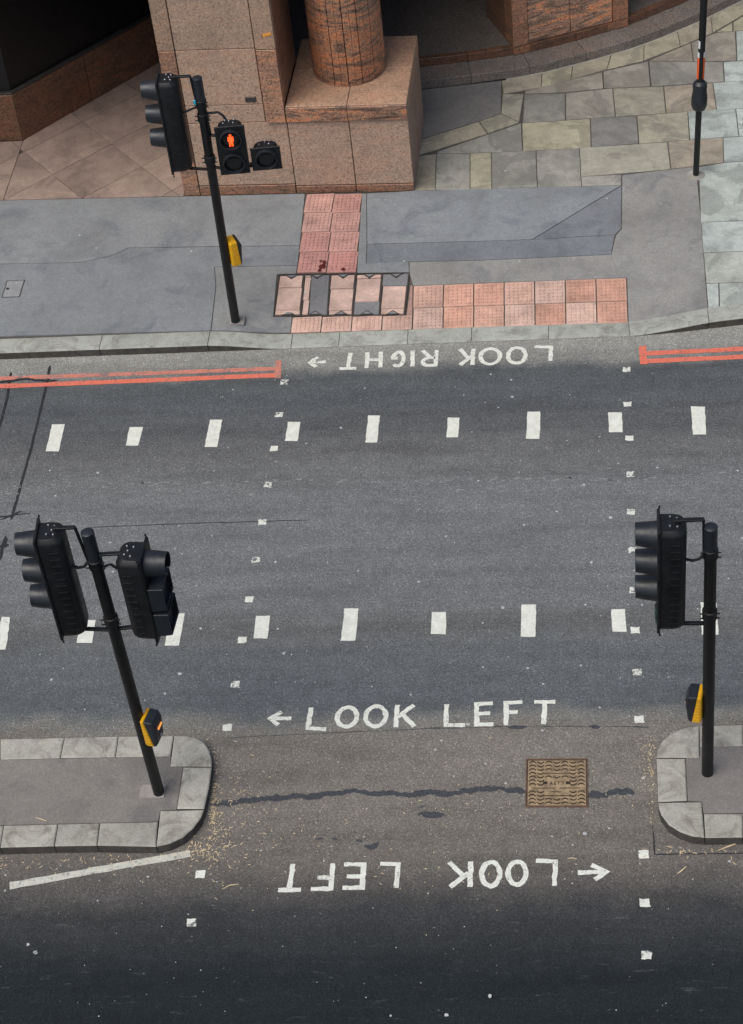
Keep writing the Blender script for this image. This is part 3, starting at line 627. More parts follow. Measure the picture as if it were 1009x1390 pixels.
RS = [z3(p, 680, 940, sR) for p in (
    [(1009, 132), (1600, 118), (1600, 205), (1009, 222)], [(883, 135), (1009, 132), (1009, 222), (883, 226)], [(828, 137), (883, 135), (883, 226), (829, 227)],
    [(828, 137), (829, 271), (648, 271), (652, 240), (672, 200), (705, 172), (750, 150), (790, 140)],
    [(648, 272.5), (770, 272.5), (778, 450), (655, 455)],
    [(655, 456.5), (838, 454), (850, 604), (800, 600), (745, 580), (700, 552), (668, 510), (657, 480)],
    [(845, 503), (1009, 503), (1009, 603), (851, 605)], [(1009, 503), (1600, 495), (1600, 597), (1009, 603)])]
island('traffic_island', 'right traffic island with pale granite kerb beside the rusty cover', RS,
       z3([(830, 228), (1009, 223), (1600, 206), (1600, 494), (845, 502), (838, 453), (779, 449), (771, 272), (830, 272)], 680, 940, sR), (.22, .205, .186))

# ------------------------------------------------------------------ granite building
bld = tag(empty('granite_building', (0, 0, 0)), 'brown granite office building with pier, fluted column and curved steps', 'building')
o0 = at(250, 265.3, PAVE); o1 = at(563, 258.8, PAVE); ang = math.atan2(o1.y-o0.y, o1.x-o0.x)
WHT = (1, 1, 1)
def bpart(name, bm, mat, parent=None, color=WHT, bevel=.004, smooth=False):      # local frame: u along the front, v inwards
    top = parent is None
    return obj(name, bm, MT[mat], bld if top else parent, loc=(o0.x, o0.y, 0) if top else None, rot=(0, 0, ang) if top else None, color=color, bevel=bevel, smooth=smooth)
UW = (o1-o0).length; CEIL = 4.0
pier = bpart('pier', B(.02, 1.62, .04, 1.25, .1, CEIL), 'core')
G = .006
def panel(par, u0, u1, z0, z1, v0=0., d=.06, mat='granite', c=WHT, name='stone_panel'):
    return bpart(name, B(u0+G, u1-G, v0, v0+d, z0+G, z1-G), mat, par, c)
Z1, Z2 = 1.59, 2.46
panel(pier, 0, .24, .11, 2.46, 0, .2, 'polished', (1.25, 1.3, 1.35)); panel(pier, 0, .24, 2.46, CEIL, 0, .2, 'granite', (.85, .82, .78))
panel(pier, .24, 1.64, .27, 1.305, .012); panel(pier, .24, 1.345, 1.305, Z1, .012); panel(pier, .24, 1.345, Z1, Z2, .012, c=(1.04, 1.02, 1)); panel(pier, .24, 1.345, Z2, 3.4, .012, c=(.96, .97, .98)); panel(pier, .24, 1.345, 3.4, CEIL, .012)
panel(pier, .24, 1.64, .11, .27, 0, .07, 'polished')
panel(pier, 1.355, 1.64, 1.305, Z2, -.035, .11, 'polished', (1.5, 1.55, 1.6)); panel(pier, 1.355, 1.64, Z2, CEIL, -.035, .11, 'granite', (.95, .93, .9))
for z0, z1 in ((1.55, Z2), (Z2, CEIL)): bpart('stone_panel', B(1.56, 1.638, .08, 1.25, z0+G, z1-G), 'polished', pier, (1.1, 1.1, 1.1))
for z0, z1 in ((.11, Z2), (Z2, CEIL)): bpart('stone_panel', B(0., .04, .205, 1.25, z0+G, z1-G), 'polished', pier)
bpart('plaque', B(1.105, 1.255, -.004, .012, 1.635, 1.715), 'plate', pier)
om = bpart('orange_mark', B(-.06, .06, -.0415, -.036, -.02, .02), 'orangemark', pier, bevel=0); om.location = (1.545, 0, 2.69); om.rotation_euler = (0, -.25, 0)
ped = bpart('pedestal', B(1.66, UW-.03, .05, 1.78, .1, 1.33), 'core')
um = 2.505
for a, b in ((1.64, um), (um, UW)): panel(ped, a, b, .24, 1.305, .012, .05); panel(ped, a, b, .11, .24, 0, .06, 'polished')
for v0, v1 in ((.012, .9), (.9, 1.8)): bpart('stone_panel', B(UW-.05, UW-.005, v0+.05, v1-G, .12, 1.3), 'granite', ped, (.8, .78, .78))
for a, b in ((1.645, um), (um, UW+.0)):
    for v0, v1 in ((-.03, .95), (.95, 1.82)):
        bpart('cap_slab', B(a+.003, b-.003, v0+(.03 if v0 < 0 else .003), v1-.003, 1.312, 1.55), 'granite', ped, (1.0, .9, .82), .008)
    bpart('cap_fascia', B(a+.003, b-.003, -.03, -.003, 1.314, 1.535), 'veined', ped, (.95, .95, .95), .006)
# fluted column of long granite staves
cu = (at(427, 95, 1.55)+at(523, 88, 1.55))/2
col = empty('column_origin', (0, 0, 0)); bpy.data.objects.remove(col)
bm = bmesh.new(); lathe(bm, [(.475, 1.545), (.475, CEIL)], 32)
core = obj('column', bm, MT['core'], bld, loc=(cu.x, cu.y, 0))
NST = 32
def stave(a0, a1):
    bm = bmesh.new(); n = 5; rr = []
    for z in (1.552, 1.565, CEIL):
        R0 = .515 if z > 1.56 else .508
        ring = [(R0*math.cos(a0+(a1-a0)*i/n), R0*math.sin(a0+(a1-a0)*i/n), z) for i in range(n+1)]+[(.47*math.cos(a1), .47*math.sin(a1), z), (.47*math.cos(a0), .47*math.sin(a0), z)]
        rr.append(ring)
    return ring_loft(bm, rr)
for k in range(NST):
    a0 = 2*math.pi*(k+.28)/NST; g = .005 if k % 2 else .013
    t = random.uniform(.9, 1.1)
    obj('stave', stave(a0+g, a0+2*math.pi/NST-(.013 if k % 2 else .005)), MT['veined'], core, color=(1.05*t, 1.05*t, 1.05*t), smooth=True)
# low plinth wall with black glazing behind it (left recess)
c0, c1 = WALL; dd = (c1-c0).normalized(); nn = Vector((-dd.y, dd.x, 0)); end = c0+dd*5.5
def wall_poly(o): # outline with inward offset o
    a = c0+Vector((-8, -.03, 0)); k = c0
    bis = (nn+Vector((0, 1, 0))); bis = bis/max(.4, 1+nn.y)
    return [a+Vector((0, o, 0)), k+bis*o, end+nn*o]
def prism_between(p, q, z0, z1):
    bm = bmesh.new(); ring = p+q[::-1]; ring_loft(bm, [[(v.x, v.y, z) for v in ring] for z in (z0, z1)]); return bm
wall = obj('plinth_wall', prism_between(wall_poly(.05), wall_poly(.5), .1, .86), MT['core'], bld)
def seg(p, q, t0, t1): return [p.lerp(q, t0), p.lerp(q, t1)]
outer, inn = wall_poly(0), wall_poly(.06)
for i in (0, 1):
    L_ = (outer[i+1]-outer[i]).length; n = max(1, round(L_/1.35))
    for k in range(n):
        a = [outer[i].lerp(outer[i+1], (k+.003)/n), outer[i].lerp(outer[i+1], (k+1-.003)/n)]; b = [inn[i].lerp(inn[i+1], (k+.003)/n), inn[i].lerp(inn[i+1], (k+1-.003)/n)]
        t = random.uniform(.9, 1.1); shade_tint = (.6, .58, .56)  # tint darkens the polished stone, painting in the shade of the recess
        obj('stone_panel', prism_between(a, b, .115, .90), MT['polished'], wall, color=tuple(v*t for v in shade_tint), bevel=.006)
obj('window_sill', prism_between(wall_poly(.015), wall_poly(.3), .905, .93), MT['frame'], wall, bevel=.004)
obj('black_glazing', prism_between(wall_poly(.09), wall_poly(.2), .93, CEIL), MT['glass'], bld)
# curved steps on the right
arcA = [at(*p, PAVE) for p in [(480, 131.5), (520, 127), (567, 122), (600, 118.5), (645, 113.2), (690, 107), (741, 97.6), (800, 82.6), (857, 66), (889, 54.5), (949, 29.5), (1009, 0), (1060, -28), (1120, -64)]]
def lerp_arc(arc, t):
    x = t*(len(arc)-1); i = min(int(x), len(arc)-2); return arc[i].lerp(arc[i+1], x-i)
def off_arc(arc, d):
    out = []
    for i, p in enumerate(arc):
        t = (arc[min(i+1, len(arc)-1)]-arc[max(i-1, 0)]).normalized(); out.append(p+Vector((-t.y, t.x, 0))*d)
    return out
arcB, arcC, arcM = off_arc(arcA, .40), off_arc(arcA, .75), off_arc(arcA, -.02)
steps = obj('curved_step', prism_between(off_arc(arcA, .05), off_arc(arcA, .5), .1, .25), MT['core'], bld)
cuts = [0, .155, .30, .43, .535, .625, .705, .79, .87, 1.]
def sub_arc(arc, t0, t1, n=8): return [lerp_arc(arc, t0+(t1-t0)*i/n) for i in range(n+1)]
for a, b in zip(cuts, cuts[1:]):
    t = random.uniform(.95, 1.05); e = .0004
    obj('step_stone', prism_between(sub_arc(arcA, a+e, b-e), sub_arc(off_arc(arcA, .43), a+e, b-e), .125, .272), MT['stepgranite'], steps, color=(1.05*t, 1.25*t, 1.2*t), bevel=.006)
obj('mortar_line', prism_between(sub_arc(off_arc(arcA, -.018), .38, 1, 30), sub_arc(off_arc(arcA, -.001), .38, 1, 30), .115, .128), MT['lead'], steps)
for a, b in zip(cuts, cuts[1:]):
    t = random.uniform(.9, 1.1); e = .0005
    obj('riser_stone', prism_between(sub_arc(arcB, a+e, b-e), sub_arc(off_arc(arcA, .5), a+e, b-e), .275, .405), MT['polished'], steps, color=(.62*t, .6*t, .6*t), bevel=.004)
far = [Vector((9, 44, 0)), Vector((-9, 44, 0)), Vector((-9, 26.5, 0))]
bm = bmesh.new(); rg = [p for p in off_arc(arcA, .49)]; ring = [Vector((-5.0, rg[0].y, 0))]+rg+[Vector((rg[-1].x, 44, 0)), Vector((-5., 44, 0))]
ring_loft(bm, [[(v.x, v.y, z) for v in ring] for z in (.2, .398)], cap0=False)
obj('lobby_floor', bm, MT['darkgranite'], bld, color=(1.9, 2.0, 1.9))
# second pier, set along the curve
q0, q1 = at(697, 75, .275), at(853, 34.5, .275); pa = math.atan2(q1.y-q0.y, q1.x-q0.x); PW = (q1-q0).length
p2 = obj('pier', B(.02, PW-.02, .05, 1.1, .28, CEIL), MT['core'], bld, loc=(q0.x, q0.y, 0), rot=(0, 0, pa))
def p2p(u0, u1, z0, z1, v0, d, mat, c=WHT): obj('stone_panel', B(u0+G, u1-G, v0, v0+d, z0+G, z1-G), MT[mat], p2, color=c, bevel=.004)
bw = PW*.135
p2p(0, PW, .275, .41, -.02, .08, 'polished', (1.2, 1.1, 1.05))
p2p(0, bw, .41, CEIL, -.02, .3, 'polished', (1.5, 1.4, 1.35)); p2p(PW-bw, PW, .41, CEIL, -.02, .3, 'polished', (1.3, 1.2, 1.15))
for a, b in ((bw, PW/2), (PW/2, PW-bw)):
    for z0, z1 in ((.41, 1.9), (1.9, CEIL)): p2p(a, b, z0, z1, .005, .06, 'veined', (1.3, 1.35, 1.4))
for u in (0., PW-.05): obj('stone_panel', B(u, u+.05, .285, 1.1, .28, CEIL), MT['polished'], p2, bevel=.004)
# storeys above and the back of the lobby
mass = [Vector(v) for v in ((-22, 23.75, 0), (o0.x+.1, 23.55, 0), (o1.x-.12, 23.5, 0), (o1.x-.12, 26.4, 0), (q0.x, q0.y+.1, 0), (q1.x, q1.y+.1, 0), (3.2, 29.0, 0), (6, 32.5, 0), (8, 44, 0), (-22, 44, 0))]
bm = bmesh.new(); ring_loft(bm, [[(v.x, v.y, z) for v in mass] for z in (CEIL+.004, 6.5)]); obj('facade_block', bm, MT['facade'], bld)
obj('lobby_wall', B(-5.0, 8, 33, 33.3, .4, CEIL), MT['soffit'], bld)
obj('lobby_wall', B(-5.2, -4.9, 24.9, 33, .4, CEIL), MT['soffit'], bld)

# ------------------------------------------------------------------ iron cover in the refuge
mc = [at(713.5, 1096.5), at(800, 1096), at(797.5, 1030.5), at(714, 1030.5)]
c = sum(mc, Vector())/4; ux = ((mc[1]-mc[0])+(mc[2]-mc[3]))/2; uy = ((mc[3]-mc[0])+(mc[2]-mc[1]))/2; w_, h_ = ux.length, uy.length
mh = tag(empty('manhole_cover', (c.x, c.y, .004), (0, 0, math.atan2(ux.y, ux.x))), 'rusty rectangular iron cover with chevron tread in the asphalt refuge', 'manhole cover')
obj('cover_seat', B(-w_/2+.013, w_/2-.013, -h_/2+.013, h_/2-.013, -.02, -.0015), MT['bitumen'], mh)
obj('cover_plate', B(-w_/2+.022, w_/2-.022, -h_/2+.022, h_/2-.022, -.02, .003), MT['iron'], mh, bevel=.002)
for a in ((-w_/2, w_/2, -h_/2, -h_/2+.014), (-w_/2, w_/2, h_/2-.014, h_/2), (-w_/2, -w_/2+.014, -h_/2+.0145, h_/2-.0145), (w_/2-.014, w_/2, -h_/2+.0145, h_/2-.0145)): obj('cover_frame', B(*a, -.02, .006), MT['rust'], mh, bevel=.002)
bm = bmesh.new()
def chev(bm, x, y, s, up_, wd=.0135, z0=.0025, z1=.0075):
    pts = [(-s, 0), (-s*.4, .019*up_), (s*.4, .019*up_), (s, 0)]
    lo = [(x+a, y+b-wd/2) for a, b in pts]; hi = [(x+a, y+b+wd/2) for a, b in pts]; ring = lo+hi[::-1]
    ring_loft(bm, [[(*p, z) for p in ring] for z in (z0, z1)], cap0=False)
RW = 12
for r in range(RW):
    y = h_/2-.05-(h_-.1)*r/(RW-1)
    for k in range(7):
        if r in (3, 5, 6) and 2 <= k <= 4: continue
        if r == 7: continue
        if r in (8, 9) and 2 <= k <= 4: continue
        x = -w_/2+.07+(w_-.14)*k/6; chev(bm, x, y-.009*(1 if k % 2 == 0 else -1), .036, 1 if k % 2 == 0 else -1)
tread = tag(obj('tread_pattern', bm, MT['irontread'], mh), kind='stuff')
yC = h_/2-.05-(h_-.1)*5.6/(RW-1)
for i, ch in enumerate('CITY'): glyph(ch, Vector((.055-.037*i, yC)), .028, .045, math.pi, .008, MT['irontread'], mh, .0045, 'raised_letter', jit=.02, dz=.0003)
for (x0, x1, r, hh) in ((-.13, .13, 3, .010), (-.24, -.02, 7, .010), (.03, .24, 7, .010), (-.07, .05, 8, .009), (-.15, .15, 9.05, .012), (.09, .14, 5.6, .038), (-.14, -.095, 5.6, .038)):
    y = h_/2-.05-(h_-.1)*r/(RW-1); obj('worn_label_bar', B(x0, x1, y-hh/2, y+hh/2, .0025, .0055), MT['irontread'], mh, bevel=.002)
# small utility cover on the footway
a, b = atp(2, 404), atp(34, 380); bm = bmesh.new()
uc = tag(empty('utility_cover', ((a.x+b.x)/2, (a.y+b.y)/2, PAVE)), 'small pale grey square utility cover in the left footway', 'utility cover')
hw, hh = (b.x-a.x)/2, (b.y-a.y)/2
obj('lid', B(-hw+.012, hw-.012, -hh+.012, hh-.012, -.02, .006), MT['asphalt'], uc, color=(.29, .30, .30), bevel=.003)
for q in ((-hw, hw, -hh, -hh+.01), (-hw, hw, hh-.01, hh), (-hw, -hw+.01, -hh+.0105, hh-.0105), (hw-.01, hw, -hh+.0105, hh-.0105)): obj('frame_bar', B(*q, -.02, .004), MT['frame'], uc)
obj('key_hole', B(-hw+.03, -hw+.07, -.02, .02, .0055, .0075), MT['bitumen'], uc)

# ------------------------------------------------------------------ traffic signals
def rounded_profile(dep, wid, n=4):
    """plan outline of a signal housing: flat front, rounded back (x forward)"""
    r = .09; pts = [(dep/2, -wid/2), (dep/2, wid/2)]
    for k in range(n+1):
        t = math.pi/2*k/n; pts.append((-dep/2+r-r*math.sin(t), wid/2-r+r*math.cos(t)))
    for k in range(n+1):
        t = math.pi/2*k/n; pts.append((-dep/2+r-r*math.cos(t), -wid/2+r-r*math.sin(t)))
    return pts
def housing(dep, wid, hgt, ribs=True):
    bm = bmesh.new(); pr = rounded_profile(dep, wid)
    sc = lambda s, z: [(x*s+(dep/2)*(1-s), y*s, z) for x, y in pr]
    rings = [sc(.8, -hgt/2), sc(.95, -hgt/2+.03), sc(1, -hgt/2+.06)]
    rings += [sc(1, hgt/2-.06), sc(.93, hgt/2-.03), sc(.75, hgt/2)]
    ring_loft(bm, rings)
    if ribs:
        for i in range(int((hgt-.16)/.083)):
            z = -hgt/2+.10+i*.083
            for sd in (-1, 1): box(bm, -.055, .035, min(sd*(wid/2-.004), sd*(wid/2+.010)), max(sd*(wid/2-.004), sd*(wid/2+.010)), z, z+.012)
    return bm
def hood_mesh(R=.127, L=.195):
    bm = bmesh.new(); n = 26; g = math.radians(26); ro, ri = [], []
    for x, s, dz in ((0, 1.06, 0), (.02, 1.0, 0), (L*.5, .93, .005), (L, .83, .014)):
        cut = 1. if x < L*.6 else 1.
        ro.append([(x, R*s*math.sin(t), -R*s*math.cos(t)+dz) for t in (g+(2*math.pi-2*g)*k/n for k in range(n+1))])
        ri.append([(x, (R*s-.006)*math.sin(t), -(R*s-.006)*math.cos(t)+dz) for t in (g+(2*math.pi-2*g)*k/n for k in range(n+1))])
    A = [[bm.verts.new(p) for p in r] for r in ro]; Bv = [[bm.verts.new(p) for p in r] for r in ri]
    for X in (A, Bv):
        for a, b in zip(X, X[1:]):
            for i in range(n): bm.faces.new((a[i], a[i+1], b[i+1], b[i]))
    for i in range(n): bm.faces.new((A[-1][i], A[-1][i+1], Bv[-1][i+1], Bv[-1][i])); bm.faces.new((A[0][i], A[0][i+1], Bv[0][i+1], Bv[0][i]))
    for a, b in zip(range(3), range(1, 4)):
        for i in (0, n): bm.faces.new((A[a][i], A[b][i], Bv[b][i], Bv[a][i]))
    return bm
def disc(R, dep, n=24):
    bm = bmesh.new(); ring_loft(bm, [[(x, r*math.cos(2*math.pi*k/n), r*math.sin(2*math.pi*k/n)) for k in range(n)] for x, r in ((0, R), (dep*.6, R*.9), (dep, R*.5))]); return bm
def bolts(par, dep, wid, z):
    for x, y in ((-.03, -.05), (-.03, .06), (-.01, 0), (.03, -.07), (.035, .05)):
        bm = bmesh.new(); lathe(bm, [(.011, z), (.011, z+.012), (.006, z+.017)], 6); obj('bolt', bm, MT['steel'], par, loc=(x, y, 0))
def signal_head(post, dx, dy, zc, face, hgt, aspects, zfirst, pitch, box_aspects=(), dep=.23, wid=.33, name='signal_head'):
    """housing with hoods; zfirst: first lens below the top"""
    h = obj(name, housing(dep, wid, hgt), MT['black'], post, loc=(dx, dy, zc), rot=(0, -post.rotation_euler.y*math.cos(face), face), smooth=True)
    bm = bmesh.new(); ring_loft(bm, [[(x, y*s, z*s2) for y, z in ((-wid/2-.014, -hgt/2-.02), (wid/2+.014, -hgt/2-.02), (wid/2+.014, hgt/2+.025), (-wid/2-.014, hgt/2+.025))] for x, s, s2 in ((dep/2+.002, 1, 1), (dep/2+.018, 1, 1), (dep/2+.03, .96, .985))])
    obj('front_plate', bm, MT['black'], h, bevel=.004)
    for y in (-wid/2-.01, wid/2+.01):
        for s, z in ((1, hgt/2+.034), (-1, -hgt/2-.029)):
            bm = bmesh.new(); tube(bm, [(dep/2+.006, y, z), (dep/2+.004, y, z+s*.02)], [.012, .006], 6); obj('board_clip', bm, MT['black'], h)
    for i in range(aspects):
        z = hgt/2-zfirst-pitch*i
        lm = MT[['redlens', 'amberlens', 'greenlens', 'greenlens'][i]]
        obj('lens', disc(.1, .02), lm, h, loc=(dep/2+.03, 0, z), smooth=True)
        if i in box_aspects:
            zz = .145; L = .145
            bm = bmesh.new(); y0 = wid/2+.0
            ring_loft(bm, [[(dep/2+.031, y, q) for y, q in ((-y0, -zz), (y0, -zz), (y0, zz), (-y0, zz))], [(dep/2+.031+L, y, q) for y, q in ((-y0*.9, -zz*.92), (y0*.9, -zz*.92), (y0*.9, zz*.96), (-y0*.9, zz*.96))],
                           [(dep/2+.025+L, y, q) for y, q in ((-y0*.84, -zz*.85), (y0*.84, -zz*.85), (y0*.84, zz*.9), (-y0*.84, zz*.9))], [(dep/2+.12, y, q) for y, q in ((-y0*.84, -zz*.85), (y0*.84, -zz*.85), (y0*.84, zz*.9), (-y0*.84, zz*.9))]])
            obj('box_hood', bm, MT['hood'], h, loc=(0, 0, z), bevel=.006)
        elif i < 3 or aspects < 4:
            obj('hood', hood_mesh(), MT['hood'], h, loc=(dep/2+.03, 0, z), smooth=True)
    if aspects == 4: pass
    bolts(h, dep, wid, hgt/2)
    return h
def arm(post, pts, r, name='bracket_arm', mat='black'):
    bm = bmesh.new(); tube(bm, pts, r, 8); return obj(name, bm, MT[mat], post, smooth=True)
def flatarm(post, a, b, w=.042, t=.022, name='bracket_arm'):
    a, b = Vector(a), Vector(b); d = (b-a).normalized(); s = d.cross(Vector((0, 0, 1))); s = s.normalized() if s.length > .1 else Vector((0, 1, 0)); n = d.cross(s)
    bm = bmesh.new(); ring_loft(bm, [[p+s*i*w/2+n*j*t/2 for i, j in ((-1, -1), (1, -1), (1, 1), (-1, 1))] for p in (a, b)]); return obj(name, bm, MT['black'], post, bevel=.003)
def clamp(post, z, R):
    bm = bmesh.new(); lathe(bm, [(R+.004, z-.055), (R+.012, z-.05), (R+.012, z+.05), (R+.004, z+.055)], 20); c_ = obj('clamp_band', bm, MT['black'], post, smooth=True)
    for s in (-1, 1):
        for zz in (-.03, .03):
            bm = bmesh.new(); tube(bm, [(s*(R+.005), -.03, z+zz), (s*(R+.035), -.03, z+zz)], .008, 6); obj('clamp_bolt', bm, MT['black'], c_)
R_P = .058
def signal_post(base, topz, lean, label):
    """lean: sideways offset (m) of the top"""
    h = topz-base.z
    e = empty('traffic_signal', base, (0, math.atan2(lean, h), 0)); tag(e, label, 'traffic light', 'traffic signal posts at the crossing')
    bm = bmesh.new(); lathe(bm, [(R_P, -.05), (R_P, h*.6), (R_P*.98, h-.02)], 28); obj('pole', bm, MT['post'], e, smooth=True)
    bm = bmesh.new(); lathe(bm, [(R_P+.003, h-.35), (R_P+.003, h-.006), (R_P-.006, h), (.01, h+.004)], 28); obj('pole_cap', bm, MT['hood'], e, smooth=True)
    return e, h
def push_box(e, z, face, k=0.):
    """yellow demand unit with black sloping front; face = direction it looks"""
    W, H = .20, .36
    ybm = bmesh.new()
    ring_loft(ybm, [[(.052, -W*.42, -H*.46), (.052, W*.42, -H*.46), (.052, W*.42, H*.46), (.052, -W*.42, H*.46)], [(.07, -W/2, -H/2), (.07, W/2, -H/2), (.07, W/2, H/2), (.07, -W/2, H/2)], [(.145+k, -W/2, -H/2), (.145+k, W/2, -H/2), (.095+2*k, W/2, H/2), (.095+2*k, -W/2, H/2)]])
    u = obj('push_button_unit', ybm, MT['yellow'], e, loc=(0, 0, z), rot=(0, 0, face), bevel=.012, seg=2)
    bm = bmesh.new()
    ring_loft(bm, [[(.146+k, -W/2, -H/2+.004), (.146+k, W/2, -H/2+.004), (.096+2*k, W/2, H/2), (.096+2*k, -W/2, H/2)], [(.175, -W/2, -H/2+.012), (.175, W/2, -H/2+.012), (.185, W/2, H/2-.01), (.185, -W/2, H/2-.01)], [(.19, -W*.4, -H*.40), (.19, W*.4, -H*.40), (.215, W*.4, H*.30), (.215, -W*.4, H*.30)]])
    obj('front_cover', bm, MT['hood'], u, bevel=.01, seg=2)
    for i in range(6):
        zz = -H/2+.05+i*.042
        for s in (-1, 1): obj('grip_rib', B(.075, .128+k-.006*i, s*(W/2+.001)-.002, s*(W/2+.001)+.002, zz, zz+.012), MT['yellow'], u, bevel=.001)
    bm = bmesh.new(); lathe(bm, [(.022, 0), (.022, .012), (.016, .016)], 14)
    obj('push_button', bm, MT['steel'], u, loc=(.193, 0, -.09), rot=(0, math.radians(80), 0))
    bm = B(-.002, .006, -.045, .045, -.012, .012); obj('wait_lamp', bm, MT['glow'], u, loc=(.2115, -.0, .045), rot=(0, math.radians(-6), 0))
    return u
def sq_plate(base, dx, dy, sx, sy, color=(.22, .2, .18), parent=None):
    o = obj('base_plate', B(dx-sx, dx+sx, dy-sy, dy+sy, -.03, .006), MT['concrete'], parent, color=color, bevel=.003); return o

# far-left post
bA = Vector((*at(320, 436, PAVE).to_2d(), PAVE)); eA, hA = signal_post(bA, 3.80, .045, 'traffic signal on the far footway with lit red pedestrian figure')
PI = math.pi
def four_head(e, zt, dx=-.34, face=PI, H=1.25): return signal_head(e, dx, 0, zt-H/2, face, H, 4, .15, .335, wid=.30)
zt = 3.80-PAVE
four_head(eA, zt+.01, -.34, PI+.04)
flatarm(eA, (-.31, .0, zt+.02), (-.075, 0, zt+.02)); arm(eA, [(-.08, 0, zt+.02), (-.05, 0, zt-.42)], .015)
arm(eA, [(-.05, 0, zt-.4), (-.2, -.03, zt-.45), (-.28, -.03, zt-.47)], .014); flatarm(eA, (-.05, 0, zt-1.3), (-.3, 0, zt-1.27))
clamp(eA, zt-.36, R_P); clamp(eA, zt-1.15, R_P)

obj('cyan_tape', B(-.082, -.05, -.06, -.045, zt-.345, zt-.28), MT['cyan'], eA, bevel=.004)
PF = -PI/2+.10
def ped_head(e, dx, dy, zc, hgt, aspects, lit=True):
    wid, dep = .30, .20
    h = obj('pedestrian_head', housing(dep, wid, hgt), MT['black'], e, loc=(dx, dy, zc), rot=(0, 0, PF), smooth=True)
    bm = bmesh.new(); ring_loft(bm, [[(x, y, z) for y, z in ((-.182, -hgt/2-.012), (.182, -hgt/2-.012), (.182, hgt/2+.012), (-.182, hgt/2+.012))] for x in (dep/2+.002, dep/2+.022)])
    obj('front_plate', bm, MT['black'], h, bevel=.005)
    for i in range(aspects):
        z = (hgt/2-.17-.335*i) if aspects > 1 else 0
        bm = bmesh.new(); n = 28; rr = []
        for x, r in ((.0, .136), (.045, .132), (.045, .12), (.004, .118)): rr.append([(x, r*math.cos(2*PI*k/n), r*math.sin(2*PI*k/n)) for k in range(n)])
        ring_loft(bm, rr, cap0=False, cap1=False); obj('lens_ring', bm, MT['hood'], h, loc=(dep/2+.022, 0, z), smooth=True)
        obj('lens', disc(.122, .012), MT['lens'], h, loc=(dep/2+.0222, 0, z), smooth=True)
        if i == 0 and lit and aspects > 1:
            def fig(polys):
                bm = bmesh.new()
                for k, pl in enumerate(polys): ring_loft(bm, [[(x+k*.0006, y, zz) for y, zz in pl] for x in (.0, .006)])
                return bm
            body = [(-.034, .045), (.034, .045), (.036, -.015), (.024, -.02), (.026, -.088), (.006, -.088), (0, -.03), (-.006, -.088), (-.026, -.088), (-.024, -.02), (-.036, -.015)]
            hd = [(.016*math.cos(t), .066+.017*math.sin(t)) for t in (2*PI*k/10 for k in range(10))]
            obj('red_figure', fig([body]), MT['man'], h, loc=(dep/2+.037, 0, z)); obj('red_figure_head', fig([hd]), MT['man'], h, loc=(dep/2+.037, 0, z))
    bolts(h, dep, wid, hgt/2)
    return h
zp = 2.80-PAVE
ped_head(eA, .325, -.10, zp+.10, .66, 2); ped_head(eA, .72, -.07, zp-.055, .30, 1, False)
arm(eA, [(.05, 0, 3.30-PAVE), (.19, 0, 3.31-PAVE), (.25, -.02, 3.27-PAVE), (.33, -.06, 3.12-PAVE), (.36, -.08, 3.05-PAVE)], .016); arm(eA, [(.055, 0, 3.2-PAVE), (.065, 0, 2.99-PAVE)], .008); flatarm(eA, (.06, 0, 2.99-PAVE), (.30, -.05, 2.99-PAVE))
flatarm(eA, (.05, 0, zt-1.27), (.25, -.05, zt-1.3)); flatarm(eA, (.5, -.09, zp-.2), (.60, -.08, zp-.2), .05, .05)
clamp(eA, 3.25-PAVE, R_P+.001)
push_box(eA, 1.22-PAVE, .45, .03)
sq_plate(bA, .02, .03, .10, .09, (.3, .29, .27), eA)

# near-left post on the left island
bBp = Vector((*at(216, 1076, IZ).to_2d(), IZ)); eB, hB = signal_post(bBp, 3.84, -.04, 'traffic signal with two back-to-back heads on the left island')
zt = 3.84-IZ
four_head(eB, zt+.03, -.335, PI+.06)
flatarm(eB, (-.30, 0, zt+.06), (-.10, 0, zt+.06)); arm(eB, [(-.10, 0, zt+.06), (-.06, 0, zt-.40)], .016)
arm(eB, [(-.05, 0, zt-.36), (-.11, -.02, zt-.42), (-.17, -.02, zt-.43), (-.24, -.02, zt-.38)], .015); flatarm(eB, (-.05, 0, zt-1.28), (-.28, 0, zt-1.26))
signal_head(eB, .33, .0, 3.07-IZ, -.08, 1.02, 3, .15, .33, box_aspects=(1, 2))
flatarm(eB, (.05, 0, 3.55-IZ), (.34, 0, 3.56-IZ)); arm(eB, [(.05, -.02, 3.36-IZ), (.09, -.02, 3.42-IZ), (.14, -.02, 3.44-IZ), (.2, -.02, 3.38-IZ), (.24, -.02, 3.32-IZ)], .014); flatarm(eB, (.05, 0, 2.57-IZ), (.28, 0, 2.60-IZ))
clamp(eB, zt-.40, R_P); clamp(eB, zt-1.15, R_P)
push_box(eB, 1.17-IZ, -.22)
sq_plate(bBp, -.07, .02, .13, .085, (.30, .275, .245), eB)

# near-right post on the right island
bCp = Vector((*at(960.7, 1049, IZ).to_2d(), IZ)); eC, hC = signal_post(bCp, 3.545, -.045, 'traffic signal with a single three-hood head on the right island')
zt = 3.545-IZ
four_head(eC, 3.61-IZ, -.335, PI-.02)
flatarm(eC, (-.33, 0, zt+.09), (-.06, 0, zt+.09)); arm(eC, [(-.065, 0, zt+.085), (-.06, 0, zt-.32)], .013)
arm(eC, [(-.05, 0, zt-.33), (-.10, -.02, zt-.38), (-.16, -.02, zt-.40), (-.24, -.02, zt-.37)], .014); flatarm(eC, (-.05, 0, 2.30-IZ), (-.28, 0, 2.31-IZ), .035, .03)
clamp(eC, zt-.33, R_P); clamp(eC, zt-1.12, R_P)
push_box(eC, 1.15-IZ, PI-.22)

